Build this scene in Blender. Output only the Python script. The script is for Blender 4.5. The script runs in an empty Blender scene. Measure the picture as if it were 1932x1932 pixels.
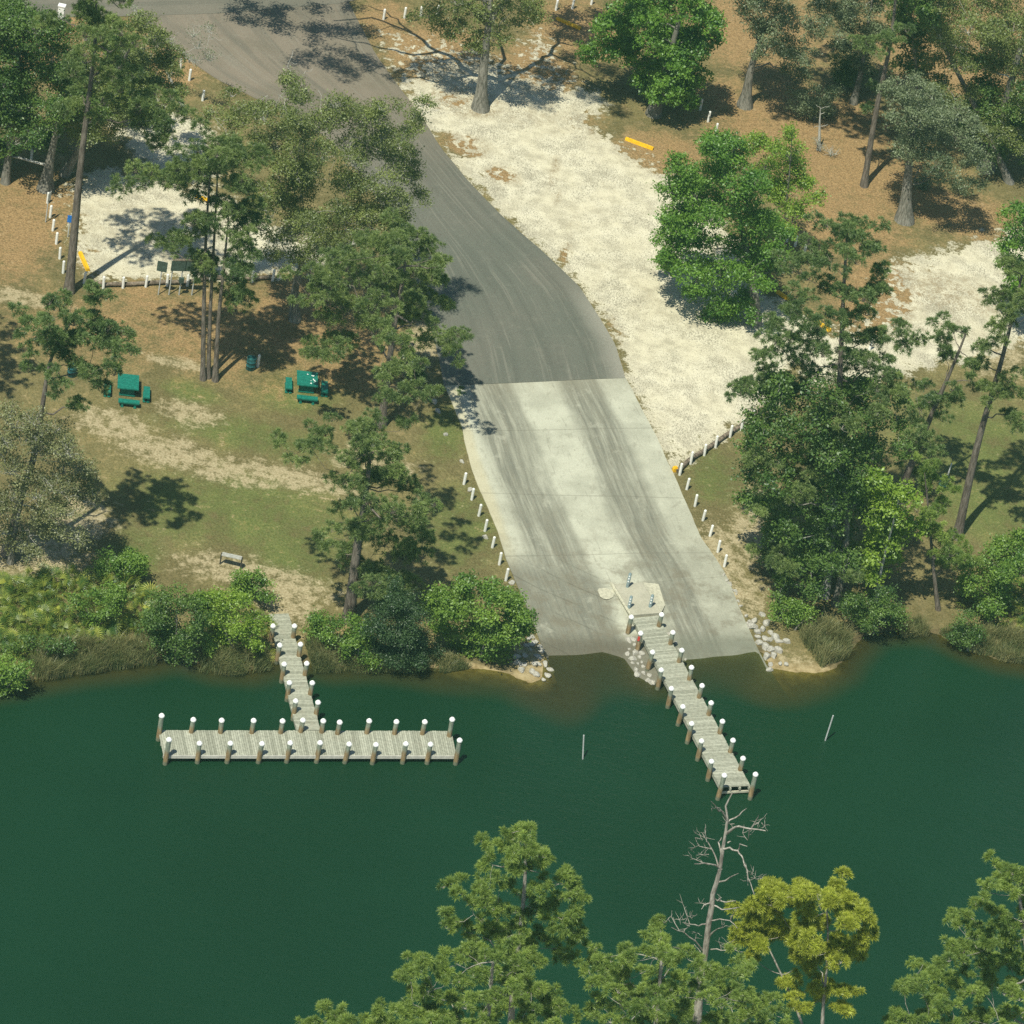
import bpy, math, random
import numpy as np
from mathutils import Vector, Matrix

# ------------------------------------------------------------------ camera, sky, sun, exposure
SC = bpy.context.scene
FPX, DEP, ROLL, DIST = 7700.0, math.radians(34.3), math.radians(11.9), 285.0
FW = np.array([0, math.cos(DEP), -math.sin(DEP)])
UP0 = np.array([0, math.sin(DEP), math.cos(DEP)])
RT0 = np.array([1.0, 0, 0])
RT = math.cos(ROLL) * RT0 + math.sin(ROLL) * UP0
UP = -math.sin(ROLL) * RT0 + math.cos(ROLL) * UP0
CAM = -FW * DIST + np.array([0, 0, 1.5])
cd = bpy.data.cameras.new('camera'); cam = bpy.data.objects.new('camera', cd)
SC.collection.objects.link(cam); SC.camera = cam
cd.sensor_fit = 'HORIZONTAL'; cd.lens_unit = 'FOV'; cd.angle = 2 * math.atan(966.0 / FPX)
cd.clip_start = 1.0; cd.clip_end = 8000.0
m = Matrix([[RT[i], UP[i], -FW[i], CAM[i]] for i in range(3)] + [[0, 0, 0, 1]])
cam.matrix_world = m

SUN_EL, SUN_AZ = math.radians(60), math.radians(26.5)      # light travels towards (sin az, cos az)
W = bpy.data.worlds.new('World'); SC.world = W; W.use_nodes = True
wn = W.node_tree; wn.nodes.clear()
sky = wn.nodes.new('ShaderNodeTexSky'); sky.sky_type = 'NISHITA'; sky.sun_disc = False
sky.sun_elevation = SUN_EL; sky.sun_rotation = math.pi + SUN_AZ
sky.air_density = 1.0; sky.dust_density = 0.6; sky.ozone_density = 1.0
bg = wn.nodes.new('ShaderNodeBackground'); bg.inputs['Strength'].default_value = 0.075
wo = wn.nodes.new('ShaderNodeOutputWorld')
wn.links.new(sky.outputs[0], bg.inputs[0]); wn.links.new(bg.outputs[0], wo.inputs[0])
sl = bpy.data.lights.new('sun', 'SUN'); sl.energy = 4.6; sl.angle = math.radians(0.5); sl.color = (1.0, 0.975, 0.79)
so = bpy.data.objects.new('sun', sl); SC.collection.objects.link(so)
ldir = Vector((math.sin(SUN_AZ) * math.cos(SUN_EL), math.cos(SUN_AZ) * math.cos(SUN_EL), -math.sin(SUN_EL)))
so.rotation_euler = ldir.to_track_quat('-Z', 'Y').to_euler(); so.location = (-60, -100, 150)
SC.view_settings.view_transform = 'Standard'; SC.view_settings.look = 'None'
SC.view_settings.gamma = 1.0; SC.view_settings.exposure = 0.28
SC.cycles.max_bounces = 6; SC.cycles.transparent_max_bounces = 12; SC.cycles.diffuse_bounces = 3
SC.cycles.volume_bounces = 0; SC.cycles.use_denoising = False

rng = np.random.default_rng(7)
random.seed(7)

# ------------------------------------------------------------------ picture <-> place
def ray(px, py):
    return FW + (px - 966.0) / FPX * RT + (966.0 - py) / FPX * UP
def at_z(px, py, z=0.0):
    d = ray(px, py); return CAM + d * ((z - CAM[2]) / d[2])
def at_y(px, py, Y):
    d = ray(px, py); return CAM + d * ((Y - CAM[1]) / d[1])
def mpp(p):                                  # metres per picture unit at a place
    return float(np.dot(np.asarray(p) - CAM, FW)) / FPX

SHORE_PX = [(-60, 1305), (60, 1285), (150, 1268), (250, 1258), (330, 1240), (400, 1262), (470, 1268), (540, 1245), (620, 1262), (700, 1258),
            (800, 1262), (890, 1262), (950, 1270), (1000, 1292), (1026, 1280), (1030, 1234), (1098, 1229), (1137, 1226), (1180, 1240),
            (1205, 1275), (1232, 1290), (1262, 1275), (1290, 1243), (1372, 1235), (1432, 1227), (1452, 1262), (1490, 1268), (1540, 1272), (1580, 1262),
            (1600, 1235), (1640, 1195), (1700, 1190), (1760, 1195), (1820, 1225), (1880, 1245), (2000, 1262)]
SHORE = np.array([at_z(x, y)[:2] for x, y in SHORE_PX])
SHORE = np.vstack([[-3000, SHORE[0, 1] + 1], [SHORE[0, 0] - 8, SHORE[0, 1] + 1], SHORE, [SHORE[-1, 0] + 8, SHORE[-1, 1] - 1], [3000, SHORE[-1, 1] - 1]])
NEARY = at_z(0, 2090)[1]

def seg_dist(X, Y, poly, closed=False):
    d = np.full(X.shape, 1e9)
    n = len(poly)
    for i in range(n if closed else n - 1):
        a = poly[i]; b = poly[(i + 1) % n]; ab = b - a
        t = np.clip(((X - a[0]) * ab[0] + (Y - a[1]) * ab[1]) / max(1e-9, ab @ ab), 0, 1)
        d = np.minimum(d, np.hypot(X - a[0] - t * ab[0], Y - a[1] - t * ab[1]))
    return d
def inside(X, Y, poly):
    r = np.zeros(X.shape, bool); n = len(poly)
    for i in range(n):
        x1, y1 = poly[i]; x2, y2 = poly[(i + 1) % n]
        if y1 == y2: continue
        c = ((y1 > Y) != (y2 > Y)) & (X < (x2 - x1) * (Y - y1) / (y2 - y1) + x1)
        r ^= c
    return r
def sdpoly(X, Y, poly):
    d = seg_dist(X, Y, poly, True); return np.where(inside(X, Y, poly), d, -d)
LANDPOLY = np.vstack([SHORE, [3000, 5000], [-3000, 5000]])
SPIT = at_z(1440, 1300); SLAB = at_z(1090, 1290); LEFTSH = at_z(860, 1290)
def shore_sd(X, Y):
    d = seg_dist(X, Y, SHORE); s = np.where(inside(X, Y, LANDPOLY), d, -d)
    return np.maximum(s, NEARY - Y)
def height_sd(X, Y, s):
    up = 0.07 * np.minimum(s, 30) + 0.022 * np.clip(s - 30, 0, 60)
    g = lambda c, rx, ry: np.exp(-(((X - c[0]) / rx) ** 2 + ((Y - c[1]) / ry) ** 2))
    sl_ = 0.62 - 0.53 * np.minimum(1, .9 * g(SPIT, 5.2, 4.2) + 0.95 * g(SLAB, 3.4, 9) + 0.55 * g(LEFTSH, 4, 3))
    sl_ = np.where(Y < NEARY + 25, 0.5, sl_)
    dn = np.maximum(sl_ * s, -3.0)
    return np.where(s > 0, up, dn)
def hgt(x, y):
    X = np.array([float(x)]); Y = np.array([float(y)])
    return float(height_sd(X, Y, shore_sd(X, Y))[0])
def P(px, py, dz=0.0):
    z = 1.0
    for _ in range(9):
        p = at_z(px, py, z); z = 0.3 * z + 0.7 * hgt(p[0], p[1])
    return np.array([p[0], p[1], hgt(p[0], p[1]) + dz])

# ------------------------------------------------------------------ objects
COL = SC.collection
def tag(o, label=None, cat=None, group=None, kind=None):
    if label: o['label'] = label
    if cat: o['category'] = cat
    if group: o['group'] = group
    if kind: o['kind'] = kind
    return o
def thing(name, label, cat, loc, group=None, rz=0.0):
    o = bpy.data.objects.new(name, None); COL.objects.link(o); o.empty_display_size = 0.3
    o.location = [float(v) for v in loc]; o.rotation_euler = (0, 0, rz)
    return tag(o, label, cat, group)
class MB:
    def __init__(s): s.v = []; s.f = {3: [], 4: []}; s.t = []; s.n = 0
    def add(s, v, f, tone=0.5):
        v = np.asarray(v, float).reshape(-1, 3); f = np.asarray(f, int)
        s.v.append(v); s.f[f.shape[1]].append(f + s.n)
        s.t.append(np.broadcast_to(np.asarray(tone, float), (len(v),)).copy()); s.n += len(v); return s
    def poly(s, v, faces, tone=0.5):          # mixed tris / quads
        q = [f for f in faces if len(f) == 4]; t = [f for f in faces if len(f) == 3]
        n0 = s.n; s.v.append(np.asarray(v, float)); s.t.append(np.full(len(v), tone)); s.n += len(v)
        if q: s.f[4].append(np.array(q) + n0)
        if t: s.f[3].append(np.array(t) + n0)
        return s
    def box(s, c, d, M=None, tone=0.5):
        k = np.array([[x, y, z] for x in (-.5, .5) for y in (-.5, .5) for z in (-.5, .5)]) * np.asarray(d, float)
        if M is not None: k = k @ np.asarray(M, float).T
        return s.add(k + np.asarray(c, float), [[0, 1, 3, 2], [4, 6, 7, 5], [0, 4, 5, 1], [2, 3, 7, 6], [0, 2, 6, 4], [1, 5, 7, 3]], tone)
    def mesh(s, name, origin=None, smooth=False):
        V = np.concatenate(s.v); T = np.concatenate(s.t)
        if origin is not None: V = V - np.asarray(origin, float)
        me = bpy.data.meshes.new(name)
        f3 = np.concatenate(s.f[3]) if s.f[3] else np.zeros((0, 3), int); f4 = np.concatenate(s.f[4]) if s.f[4] else np.zeros((0, 4), int)
        me.vertices.add(len(V)); me.vertices.foreach_set('co', V.ravel().astype(np.float32))
        nl = f3.size + f4.size; me.loops.add(nl)
        me.loops.foreach_set('vertex_index', np.concatenate([f3.ravel(), f4.ravel()]).astype(np.int32))
        npoly = len(f3) + len(f4); me.polygons.add(npoly)
        st = np.concatenate([np.arange(len(f3)) * 3, f3.size + np.arange(len(f4)) * 4])
        me.polygons.foreach_set('loop_start', st.astype(np.int32))
        me.polygons.foreach_set('use_smooth', np.full(npoly, bool(smooth)))
        a = me.attributes.new('tone', 'FLOAT', 'POINT'); a.data.foreach_set('value', T.astype(np.float32))
        me.update(calc_edges=True); return me
    def build(s, name, mat, parent=None, origin=None, smooth=False):
        if origin is None and parent is not None: origin = parent.location if parent.parent is None else None
        me = s.mesh(name, origin, smooth); me.materials.append(mat)
        o = bpy.data.objects.new(name, me); COL.objects.link(o)
        if parent is not None: o.parent = parent
        elif origin is not None: o.location = [float(v) for v in origin]
        return o
def link_copy(o, parent=None, loc=None, rz=None, sc=None):
    c = o.copy(); COL.objects.link(c); c.parent = parent
    if loc is not None: c.location = [float(v) for v in loc]
    if rz is not None: c.rotation_euler = (0, 0, rz)
    if sc is not None: c.scale = sc if hasattr(sc, '__len__') else (sc, sc, sc)
    for ch in list(o.children): link_copy(ch, c)
    return c
def unit(v): return v / np.maximum(1e-9, np.linalg.norm(v, axis=-1, keepdims=True))
def tubes(mb, Pts, R, sides=6, tone=0.5, cap=False):
    Pts = np.asarray(Pts, float); R = np.asarray(R, float)
    if Pts.ndim == 2: Pts = Pts[None]; R = R[None]
    n, k, _ = Pts.shape
    T = np.zeros_like(Pts); T[:, 1:-1] = Pts[:, 2:] - Pts[:, :-2]; T[:, 0] = Pts[:, 1] - Pts[:, 0]; T[:, -1] = Pts[:, -1] - Pts[:, -2]
    T = unit(T)
    main = unit(Pts[:, -1] - Pts[:, 0])
    ref = np.where(np.abs(main[:, 2:3]) > 0.75, np.array([[1.0, 0, 0]]), np.array([[0, 0, 1.0]]))[:, None, :]
    A = unit(np.cross(T, np.broadcast_to(ref, T.shape))); B = np.cross(T, A)
    th = np.arange(sides) * 2 * math.pi / sides
    V = Pts[:, :, None, :] + R[:, :, None, None] * (A[:, :, None, :] * np.cos(th)[None, None, :, None] + B[:, :, None, :] * np.sin(th)[None, None, :, None])
    idx = np.arange(n * k * sides).reshape(n, k, sides)
    a = idx[:, :-1, :]; b = np.roll(a, -1, 2); c = idx[:, 1:, :]; d = np.roll(c, -1, 2)
    F = np.stack([a, b, d, c], -1).reshape(-1, 4)
    mb.add(V.reshape(-1, 3), F, tone)
    if cap:
        for j in range(n):
            for e in (0, k - 1):
                ring = V[j, e]; ctr = ring.mean(0)
                mb.add(np.vstack([ring, ctr]), [[i, (i + 1) % sides, sides] if e else [(i + 1) % sides, i, sides] for i in range(sides)], tone)

# ------------------------------------------------------------------ materials
class NT:
    def __init__(s, name):
        s.m = bpy.data.materials.new(name); s.m.use_nodes = True; s.t = s.m.node_tree; s.t.nodes.clear()
        s.out = s.t.nodes.new('ShaderNodeOutputMaterial'); s.co = None
    def link(s, a, b): s.t.links.new(a, b)
    def put(s, sock, v):
        if isinstance(v, bpy.types.NodeSocket): s.link(v, sock)
        elif isinstance(v, (tuple, list)) and sock.type == 'RGBA': sock.default_value = tuple(v)[:3] + (1,)
        else: sock.default_value = v
    def new(s, t, **k):
        n = s.t.nodes.new(t)
        for a, b in k.items(): setattr(n, a, b)
        return n
    def attr(s, n): return s.new('ShaderNodeAttribute', attribute_name=n).outputs['Fac']
    def math(s, op, a, b=0.0, c=None, clamp=False):
        n = s.new('ShaderNodeMath', operation=op, use_clamp=clamp); s.put(n.inputs[0], a); s.put(n.inputs[1], b)
        if c is not None: s.put(n.inputs[2], c)
        return n.outputs[0]
    def obj(s):
        if s.co is None: s.co = s.new('ShaderNodeTexCoord').outputs['Object']
        return s.co
    def noise(s, scale, detail=3.0, rough=0.55, stretch=None, off=0.0, vec=None, rz=0.0):
        v = vec or s.obj()
        if stretch or off or rz:
            mp = s.new('ShaderNodeMapping'); s.link(v, mp.inputs[0]); mp.inputs['Location'].default_value = (off, off * .7, off * .3)
            mp.inputs['Rotation'].default_value = (0, 0, rz)
            if stretch: mp.inputs['Scale'].default_value = stretch
            v = mp.outputs[0]
        n = s.new('ShaderNodeTexNoise'); s.link(v, n.inputs['Vector']); n.inputs['Scale'].default_value = scale
        n.inputs['Detail'].default_value = detail; n.inputs['Roughness'].default_value = rough
        return n.outputs['Fac']
    def sm(s, x, lo, hi, a=0.0, b=1.0):
        n = s.new('ShaderNodeMapRange', interpolation_type='SMOOTHSTEP'); s.put(n.inputs['Value'], x)
        s.put(n.inputs['From Min'], lo); s.put(n.inputs['From Max'], hi); s.put(n.inputs['To Min'], a); s.put(n.inputs['To Max'], b)
        return n.outputs[0]
    def lin(s, x, lo, hi, a=0.0, b=1.0):
        n = s.new('ShaderNodeMapRange'); s.put(n.inputs['Value'], x)
        s.put(n.inputs['From Min'], lo); s.put(n.inputs['From Max'], hi); s.put(n.inputs['To Min'], a); s.put(n.inputs['To Max'], b)
        return n.outputs[0]
    def mix(s, f, a, b):
        n = s.new('ShaderNodeMix', data_type='RGBA'); s.put(n.inputs[0], f); s.put(n.inputs[6], a); s.put(n.inputs[7], b); return n.outputs[2]
    def mul(s, a, b):
        n = s.new('ShaderNodeMix', data_type='RGBA', blend_type='MULTIPLY'); n.inputs[0].default_value = 1; s.put(n.inputs[6], a); s.put(n.inputs[7], b); return n.outputs[2]
    def bump(s, h, dist=0.05, strength=0.5):
        n = s.new('ShaderNodeBump'); s.link(h, n.inputs['Height']); n.inputs['Distance'].default_value = dist; n.inputs['Strength'].default_value = strength
        return n.outputs[0]
    def pbr(s, col, rough=0.9, bump=None, spec=0.2):
        b = s.new('ShaderNodeBsdfPrincipled'); s.put(b.inputs['Base Color'], col); s.put(b.inputs['Roughness'], rough)
        b.inputs['Specular IOR Level'].default_value = spec
        if bump is not None: s.link(bump, b.inputs['Normal'])
        s.link(b.outputs[0], s.out.inputs[0]); return s.m
def val(nt, x): return nt.new('ShaderNodeCombineColor')  # unused helper kept small
def plain(name, col, rough=0.6, var=0.15, scale=8.0, spec=0.3):
    n = NT(name); f = n.noise(scale); c2 = tuple(v * (1 - var * 1.6) for v in col); c1 = tuple(min(1, v * (1 + var)) for v in col)
    return n.pbr(n.mix(n.sm(f, .3, .7), c2, c1), rough, spec=spec)
def foliage(name, dark, light, trans=0.3, tr_tint=(1.15, 1.25, 0.6)):
    n = NT(name); t = n.attr('tone'); c = n.mix(n.lin(t, 0, 1), dark, light)
    d = n.new('ShaderNodeBsdfDiffuse'); n.put(d.inputs[0], c)
    tl = n.new('ShaderNodeBsdfTranslucent'); n.put(tl.inputs[0], n.mul(c, tr_tint))
    gl = n.new('ShaderNodeBsdfGlossy'); gl.inputs['Roughness'].default_value = 0.45; n.put(gl.inputs[0], (.9, .95, 1))
    m1 = n.new('ShaderNodeMixShader'); m1.inputs[0].default_value = trans; n.link(d.outputs[0], m1.inputs[1]); n.link(tl.outputs[0], m1.inputs[2])
    m2 = n.new('ShaderNodeMixShader'); m2.inputs[0].default_value = 0.035; n.link(m1.outputs[0], m2.inputs[1]); n.link(gl.outputs[0], m2.inputs[2])
    n.link(m2.outputs[0], n.out.inputs[0]); return n.m
def bark(name, a, b):
    n = NT(name); f = n.noise(3.0, 5, .65, stretch=(2.5, 2.5, .5)); g = n.noise(0.6, 2)
    c = n.mix(n.sm(n.math('ADD', n.math('MULTIPLY', f, .75), n.math('MULTIPLY', g, .25)), .36, .64), a, b)
    return n.pbr(c, .95, n.bump(f, .06, .8), .1)

M = {}
M['bark_pine'] = bark('pine_bark', (.085, .070, .06), (.215, .185, .16))
M['bark_oak'] = bark('oak_bark', (.10, .095, .08), (.27, .255, .225))
M['bark_pale'] = bark('pale_bark', (.26, .26, .24), (.55, .54, .50))
M['bark_dead'] = bark('dead_wood', (.17, .15, .135), (.46, .43, .39))
M['pine'] = foliage('pine_needles', (.085, .142, .050), (.30, .375, .125), .38)
M['pine_deep'] = foliage('deep_pine_needles', (.070, .128, .048), (.25, .335, .115), .38)
M['pine_fresh'] = foliage('fresh_pine_needles', (.115, .195, .046), (.37, .47, .115), .42)
M['pine_gold'] = foliage('golden_pine_needles', (.235, .275, .030), (.57, .61, .10), .4)
M['leaf_bright'] = foliage('bright_leaves', (.052, .145, .020), (.190, .335, .045), .35)
M['leaf_lime'] = foliage('lime_leaves', (.130, .235, .026), (.330, .460, .062), .4)
M['leaf_deep'] = foliage('deep_green_leaves', (.038, .092, .020), (.150, .235, .044), .25)
M['leaf_olive'] = foliage('olive_leaves', (.088, .118, .034), (.255, .300, .088), .3)
M['leaf_grey'] = foliage('grey_green_leaves', (.085, .122, .060), (.240, .280, .155), .25)
M['leaf_brown'] = foliage('dull_winter_leaves', (.104, .118, .050), (.29, .30, .135), .25)
M['leaf_bush'] = foliage('bush_leaves', (.056, .140, .022), (.235, .355, .054), .3)
M['cedar'] = foliage('cedar_leaves', (.022, .052, .018), (.066, .115, .038), .15)
M['palmetto'] = foliage('palmetto_fronds', (.050, .115, .018), (.43, .46, .082), .3)
M['reed'] = foliage('reed_blades', (.075, .120, .036), (.36, .33, .16), .25)
M['white'] = plain('white_paint', (.80, .80, .77), .55, .06, 6)
M['cap'] = plain('white_cap', (.86, .86, .86), .5, .02, 6)
M['yellow'] = plain('yellow_paint', (.80, .46, .015), .6, .12, 5)
M['green_paint'] = plain('green_paint', (.012, .165, .125), .45, .15, 6)
M['barrel'] = plain('barrel_paint', (.02, .10, .11), .4, .3, 6)
M['steel'] = plain('blue_grey_steel', (.22, .29, .31), .45, .12, 6, .5)
M['galv'] = plain('galvanised_steel', (.45, .47, .47), .4, .1, 8, .5)
M['panel'] = plain('dark_panel', (.06, .09, .075), .6, .15, 5)
M['blue'] = plain('blue_sign', (.02, .16, .55), .5, .08, 5)
M['red'] = plain('red_paint', (.55, .06, .05), .5, .1, 5)
M['log'] = plain('weathered_log', (.20, .16, .125), .9, .35, 4, .1)
M['bronze'] = plain('dark_bench_wood', (.06, .055, .045), .7, .25, 5)
M['slat'] = plain('grey_slat', (.40, .40, .37), .7, .15, 5)
M['kerb'] = plain('kerb_concrete', (.52, .50, .45), .9, .1, 4)
M['plastic'] = plain('white_plastic', (.78, .80, .80), .5, .08, 7)

def ground_material():
    n = NT('ground_cover')
    sd, gr, li, ba, sh = [n.attr(a) for a in ('sd_sand', 'green', 'litter', 'bare', 'shore')]
    n1 = n.noise(.35, 4); n2 = n.noise(1.6, 5, .6); n3 = n.noise(6.5, 4, .7); n4 = n.noise(16.0, 3, .7); n5 = n.noise(.9, 3, off=31)
    fine = n.math('ADD', n.math('MULTIPLY', n3, .5), n.math('MULTIPLY', n4, .5))
    # dry lawn
    dry = n.mix(n.sm(fine, .37, .63), (.098, .090, .038), (.222, .190, .092))
    dry = n.mix(n.sm(n2, .45, .72, 0, .55), dry, (.26, .215, .115))
    green = n.mix(n.sm(fine, .35, .65), (.064, .100, .026), (.160, .195, .064))
    g = n.math('ADD', gr, n.math('MULTIPLY', n.math('SUBTRACT', n2, .5), 2.0))
    g = n.math('ADD', g, n.math('MULTIPLY', n.math('SUBTRACT', n1, .5), 1.6))
    g = n.math('ADD', g, n.math('MULTIPLY', n.math('SUBTRACT', fine, .5), .7))
    col = n.mix(n.sm(g, .1, 1.25, 0, .85), dry, green)
    col = n.mul(col, n.mix(n.sm(n1, .35, .65), (.84, .82, .80), (1.06, 1.04, 1.0)))
    # fallen leaves
    leafc = n.mix(n.sm(fine, .37, .63), (.150, .098, .048), (.42, .275, .135))
    leafc = n.mix(n.sm(n4, .60, .74, 0, .7), leafc, (.42, .30, .17))
    l = n.math('ADD', li, n.math('MULTIPLY', n.math('SUBTRACT', n2, .5), 1.8))
    l = n.math('ADD', l, n.math('MULTIPLY', n.math('SUBTRACT', n1, .5), 1.4))
    l = n.math('ADD', l, n.math('MULTIPLY', n.math('SUBTRACT', n3, .5), .6))
    col = n.mix(n.sm(l, .05, 1.0, 0, .95), col, leafc)
    # bare pale soil
    soil = n.mix(n.sm(fine, .35, .65), (.26, .205, .115), (.50, .43, .285))
    b = n.math('ADD', n.math('MULTIPLY', ba, .9), n.math('MULTIPLY', n.math('SUBTRACT', n2, .5), 2.6))
    b = n.math('ADD', b, n.math('MULTIPLY', n.math('SUBTRACT', n3, .5), .9))
    col = n.mix(n.sm(b, .30, 1.05, 0, .9), col, soil)
    # shell / sand lots
    sand = n.mix(n.sm(n1, .35, .65), (.68, .63, .48), (.78, .735, .585))
    sand = n.mix(n.sm(fine, .60, .42, 0, .30), sand, (.40, .36, .27))
    spk = n.math('ADD', n4, n.math('MULTIPLY', n.math('SUBTRACT', n5, .5), .55))
    spk2 = n.math('ADD', n3, n.math('MULTIPLY', n.math('SUBTRACT', n1, .5), .55))
    sand = n.mix(n.sm(spk, .46, .60, 0, .72), sand, (.31, .28, .21))
    sand = n.mix(n.sm(spk2, .50, .66, 0, .38), sand, (.36, .32, .235))
    n6 = n.noise(11.0, 2, .8, stretch=(1, .45, 1), rz=.7, off=5)
    sand = n.mix(n.sm(n.math('ADD', n6, n.math('MULTIPLY', n.math('SUBTRACT', n1, .5), .5)), .52, .66, 0, .75), sand, (.24, .22, .17))
    lm = n.math('MULTIPLY', n.sm(li, .05, .8), n.sm(n.math('ADD', n.math('MULTIPLY', n3, .6), n.math('MULTIPLY', n2, .4)), .42, .60, 0, .85))
    sand = n.mix(lm, sand, n.mix(n.sm(n4, .4, .6), (.16, .115, .062), (.33, .25, .15)))
    sli = n.math('MULTIPLY', li, 1.0)
    s1 = n.math('ADD', sd, n.math('MULTIPLY', n.math('SUBTRACT', n5, .5), 5.0))
    s1 = n.math('ADD', s1, n.math('MULTIPLY', n.math('SUBTRACT', n3, .5), 3.4))
    s1 = n.math('SUBTRACT', s1, n.math('MULTIPLY', n.math('MULTIPLY', sli, n.sm(n2, .35, .62)), 5.0))
    col = n.mix(n.sm(s1, -.35, .55), col, sand)
    # wet sandy bank and bottom
    wet = n.mix(n.sm(n2, .3, .7), (.085, .070, .036), (.17, .135, .070)); wet = n.mix(n.sm(ba, .2, .7), wet, n.mix(n.sm(n2, .3, .7), (.22, .165, .080), (.42, .335, .19)))
    k = n.math('ADD', sh, n.math('MULTIPLY', n.math('SUBTRACT', n2, .5), 2.0))
    col = n.mix(n.sm(k, 1.6, .3), col, wet)
    hb = n.math('ADD', n.math('MULTIPLY', n3, .6), n.math('MULTIPLY', n4, .4))
    return n.pbr(col, .95, n.bump(hb, .10, .6), .1)
def asphalt_material():
    n = NT('asphalt'); u, v = n.attr('ru'), n.attr('rv')
    cv = n.new('ShaderNodeCombineXYZ'); n.link(u, cv.inputs[0]); n.link(v, cv.inputs[1])
    st = n.noise(1.0, 4, .6, stretch=(14, .055, 1), vec=cv.outputs[0]); st2 = n.noise(1.0, 3, .6, stretch=(45, .09, 1), vec=cv.outputs[0], off=9)
    a = n.noise(.16, 3); f = n.noise(14, 3, .7); g = n.noise(1.2, 4, .6)
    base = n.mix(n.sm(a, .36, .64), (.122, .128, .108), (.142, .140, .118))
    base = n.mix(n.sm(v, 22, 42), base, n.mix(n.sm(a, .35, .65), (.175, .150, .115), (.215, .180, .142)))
    base = n.mix(n.sm(st, .42, .70, 0, .45), base, (.085, .088, .075))
    base = n.mix(n.sm(st2, .56, .68, 0, .3), base, (.26, .245, .205))
    base = n.mix(n.sm(g, .55, .75, 0, .22), base, (.25, .235, .19))
    e = n.math('SUBTRACT', .90, n.math('MULTIPLY', n.noise(.5, 2), .10))
    base = n.mix(n.math('MULTIPLY', n.sm(u, e, 1.0), n.sm(v, 14, 8)), base, (.25, .24, .205))
    base = n.mul(base, n.mix(n.sm(f, .3, .7), (.8, .8, .8), (1.18, 1.18, 1.18)))
    return n.pbr(base, .9, n.bump(f, .02, .4), .2)
def ramp_material():
    n = NT('ramp_concrete'); u, v = n.attr('ru'), n.attr('rv')
    cv = n.new('ShaderNodeCombineXYZ'); n.link(u, cv.inputs[0]); n.link(v, cv.inputs[1])
    wob = n.math('MULTIPLY', n.math('SUBTRACT', n.noise(1.0, 3, vec=cv.outputs[0], stretch=(4, .12, 1)), .5), .10)
    uu = n.math('ADD', u, wob)
    band = lambda c, w: n.sm(n.math('ABSOLUTE', n.math('SUBTRACT', uu, c)), w, w * .45)
    st = n.noise(1.0, 5, .65, stretch=(34, .13, 1), vec=cv.outputs[0]); st2 = n.noise(1.0, 4, .6, stretch=(90, .35, 1), vec=cv.outputs[0], off=4)
    f = n.noise(9, 4, .7); a = n.noise(.4, 3)
    base = n.mix(n.sm(a, .35, .65), (.375, .375, .305), (.47, .47, .385))
    dark = n.math('MAXIMUM', n.math('MAXIMUM', band(.215, .15), band(.725, .165)), n.math('MULTIPLY', band(.31, .09), .8))
    dark = n.math('MULTIPLY', dark, n.sm(st, .25, .62, .35, 1.0))
    low = n.sm(n.math('ADD', v, n.math('MULTIPLY', u, 2.5)), 11.5, 8.2)       # v = metres from the water
    lowl = n.math('MULTIPLY', low, n.sm(uu, .44, .34))
    dark = n.math('MAXIMUM', dark, n.math('MULTIPLY', lowl, .95))
    lowr = n.math('MULTIPLY', n.sm(v, 12.5, 10), n.math('MULTIPLY', n.sm(uu, .60, .68), .36))
    dark = n.math('MAXIMUM', dark, lowr)
    base = n.mix(n.math('MULTIPLY', dark, .88), base, n.mix(n.sm(st2, .35, .65), (.135, .135, .112), (.19, .185, .148)))
    base = n.mix(n.sm(st2, .60, .72, 0, .35), base, (.14, .125, .10))
    bl = n.noise(.75, 5, .65, off=13); bl2 = n.noise(2.6, 4, .6, stretch=(1, .5, 1), off=3)
    base = n.mix(n.math('MULTIPLY', n.sm(bl, .47, .64, 0, .55), n.sm(v, 17, 5)), base, (.17, .148, .108))
    base = n.mix(n.sm(bl2, .56, .70, 0, .28), base, (.16, .148, .115))
    base = n.mix(n.sm(bl, .42, .30, 0, .25), base, (.56, .555, .46))
    topd = n.math('MULTIPLY', n.sm(v, 26, 33), n.sm(st, .3, .6, .2, .75))
    base = n.mix(topd, base, (.24, .215, .155))
    base = n.mix(n.sm(v, 2.3, .4, 0, .75), base, n.mix(n.sm(u, .45, .55), (.105, .095, .07), (.155, .16, .125)))       # wet foot
    edge = n.math('MULTIPLY', n.sm(uu, .075, .03), n.sm(v, 8, 13))
    base = n.mix(n.math('MULTIPLY', edge, .5), base, (.50, .44, .28))
    for j, off in ((9.9, .2), (16.2, .3), (23.6, .35), (6.6, .25)):
        lw = n.math('ABSOLUTE', n.math('SUBTRACT', v, n.math('ADD', j, n.math('MULTIPLY', u, off))))
        base = n.mix(n.sm(lw, .07, .03, 0, .3 if j > 9 else .2), base, (.13, .12, .095))
    # tooled grooves near the water on the left lane
    gv = n.math('ABSOLUTE', n.math('SUBTRACT', n.math('FRACT', n.math('MULTIPLY', n.math('ADD', v, n.math('MULTIPLY', u, 14)), .42)), .5))
    gm = n.math('MULTIPLY', n.sm(gv, .05, .02), n.math('MULTIPLY', lowl, n.sm(a, .4, .55, 0, .3)))
    base = n.mix(gm, base, (.07, .065, .05))
    base = n.mul(base, n.mix(n.sm(f, .3, .7), (.90, .90, .90), (1.08, 1.08, 1.08)))
    return n.pbr(base, .85, n.bump(f, .01, .3), .2)
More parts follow.
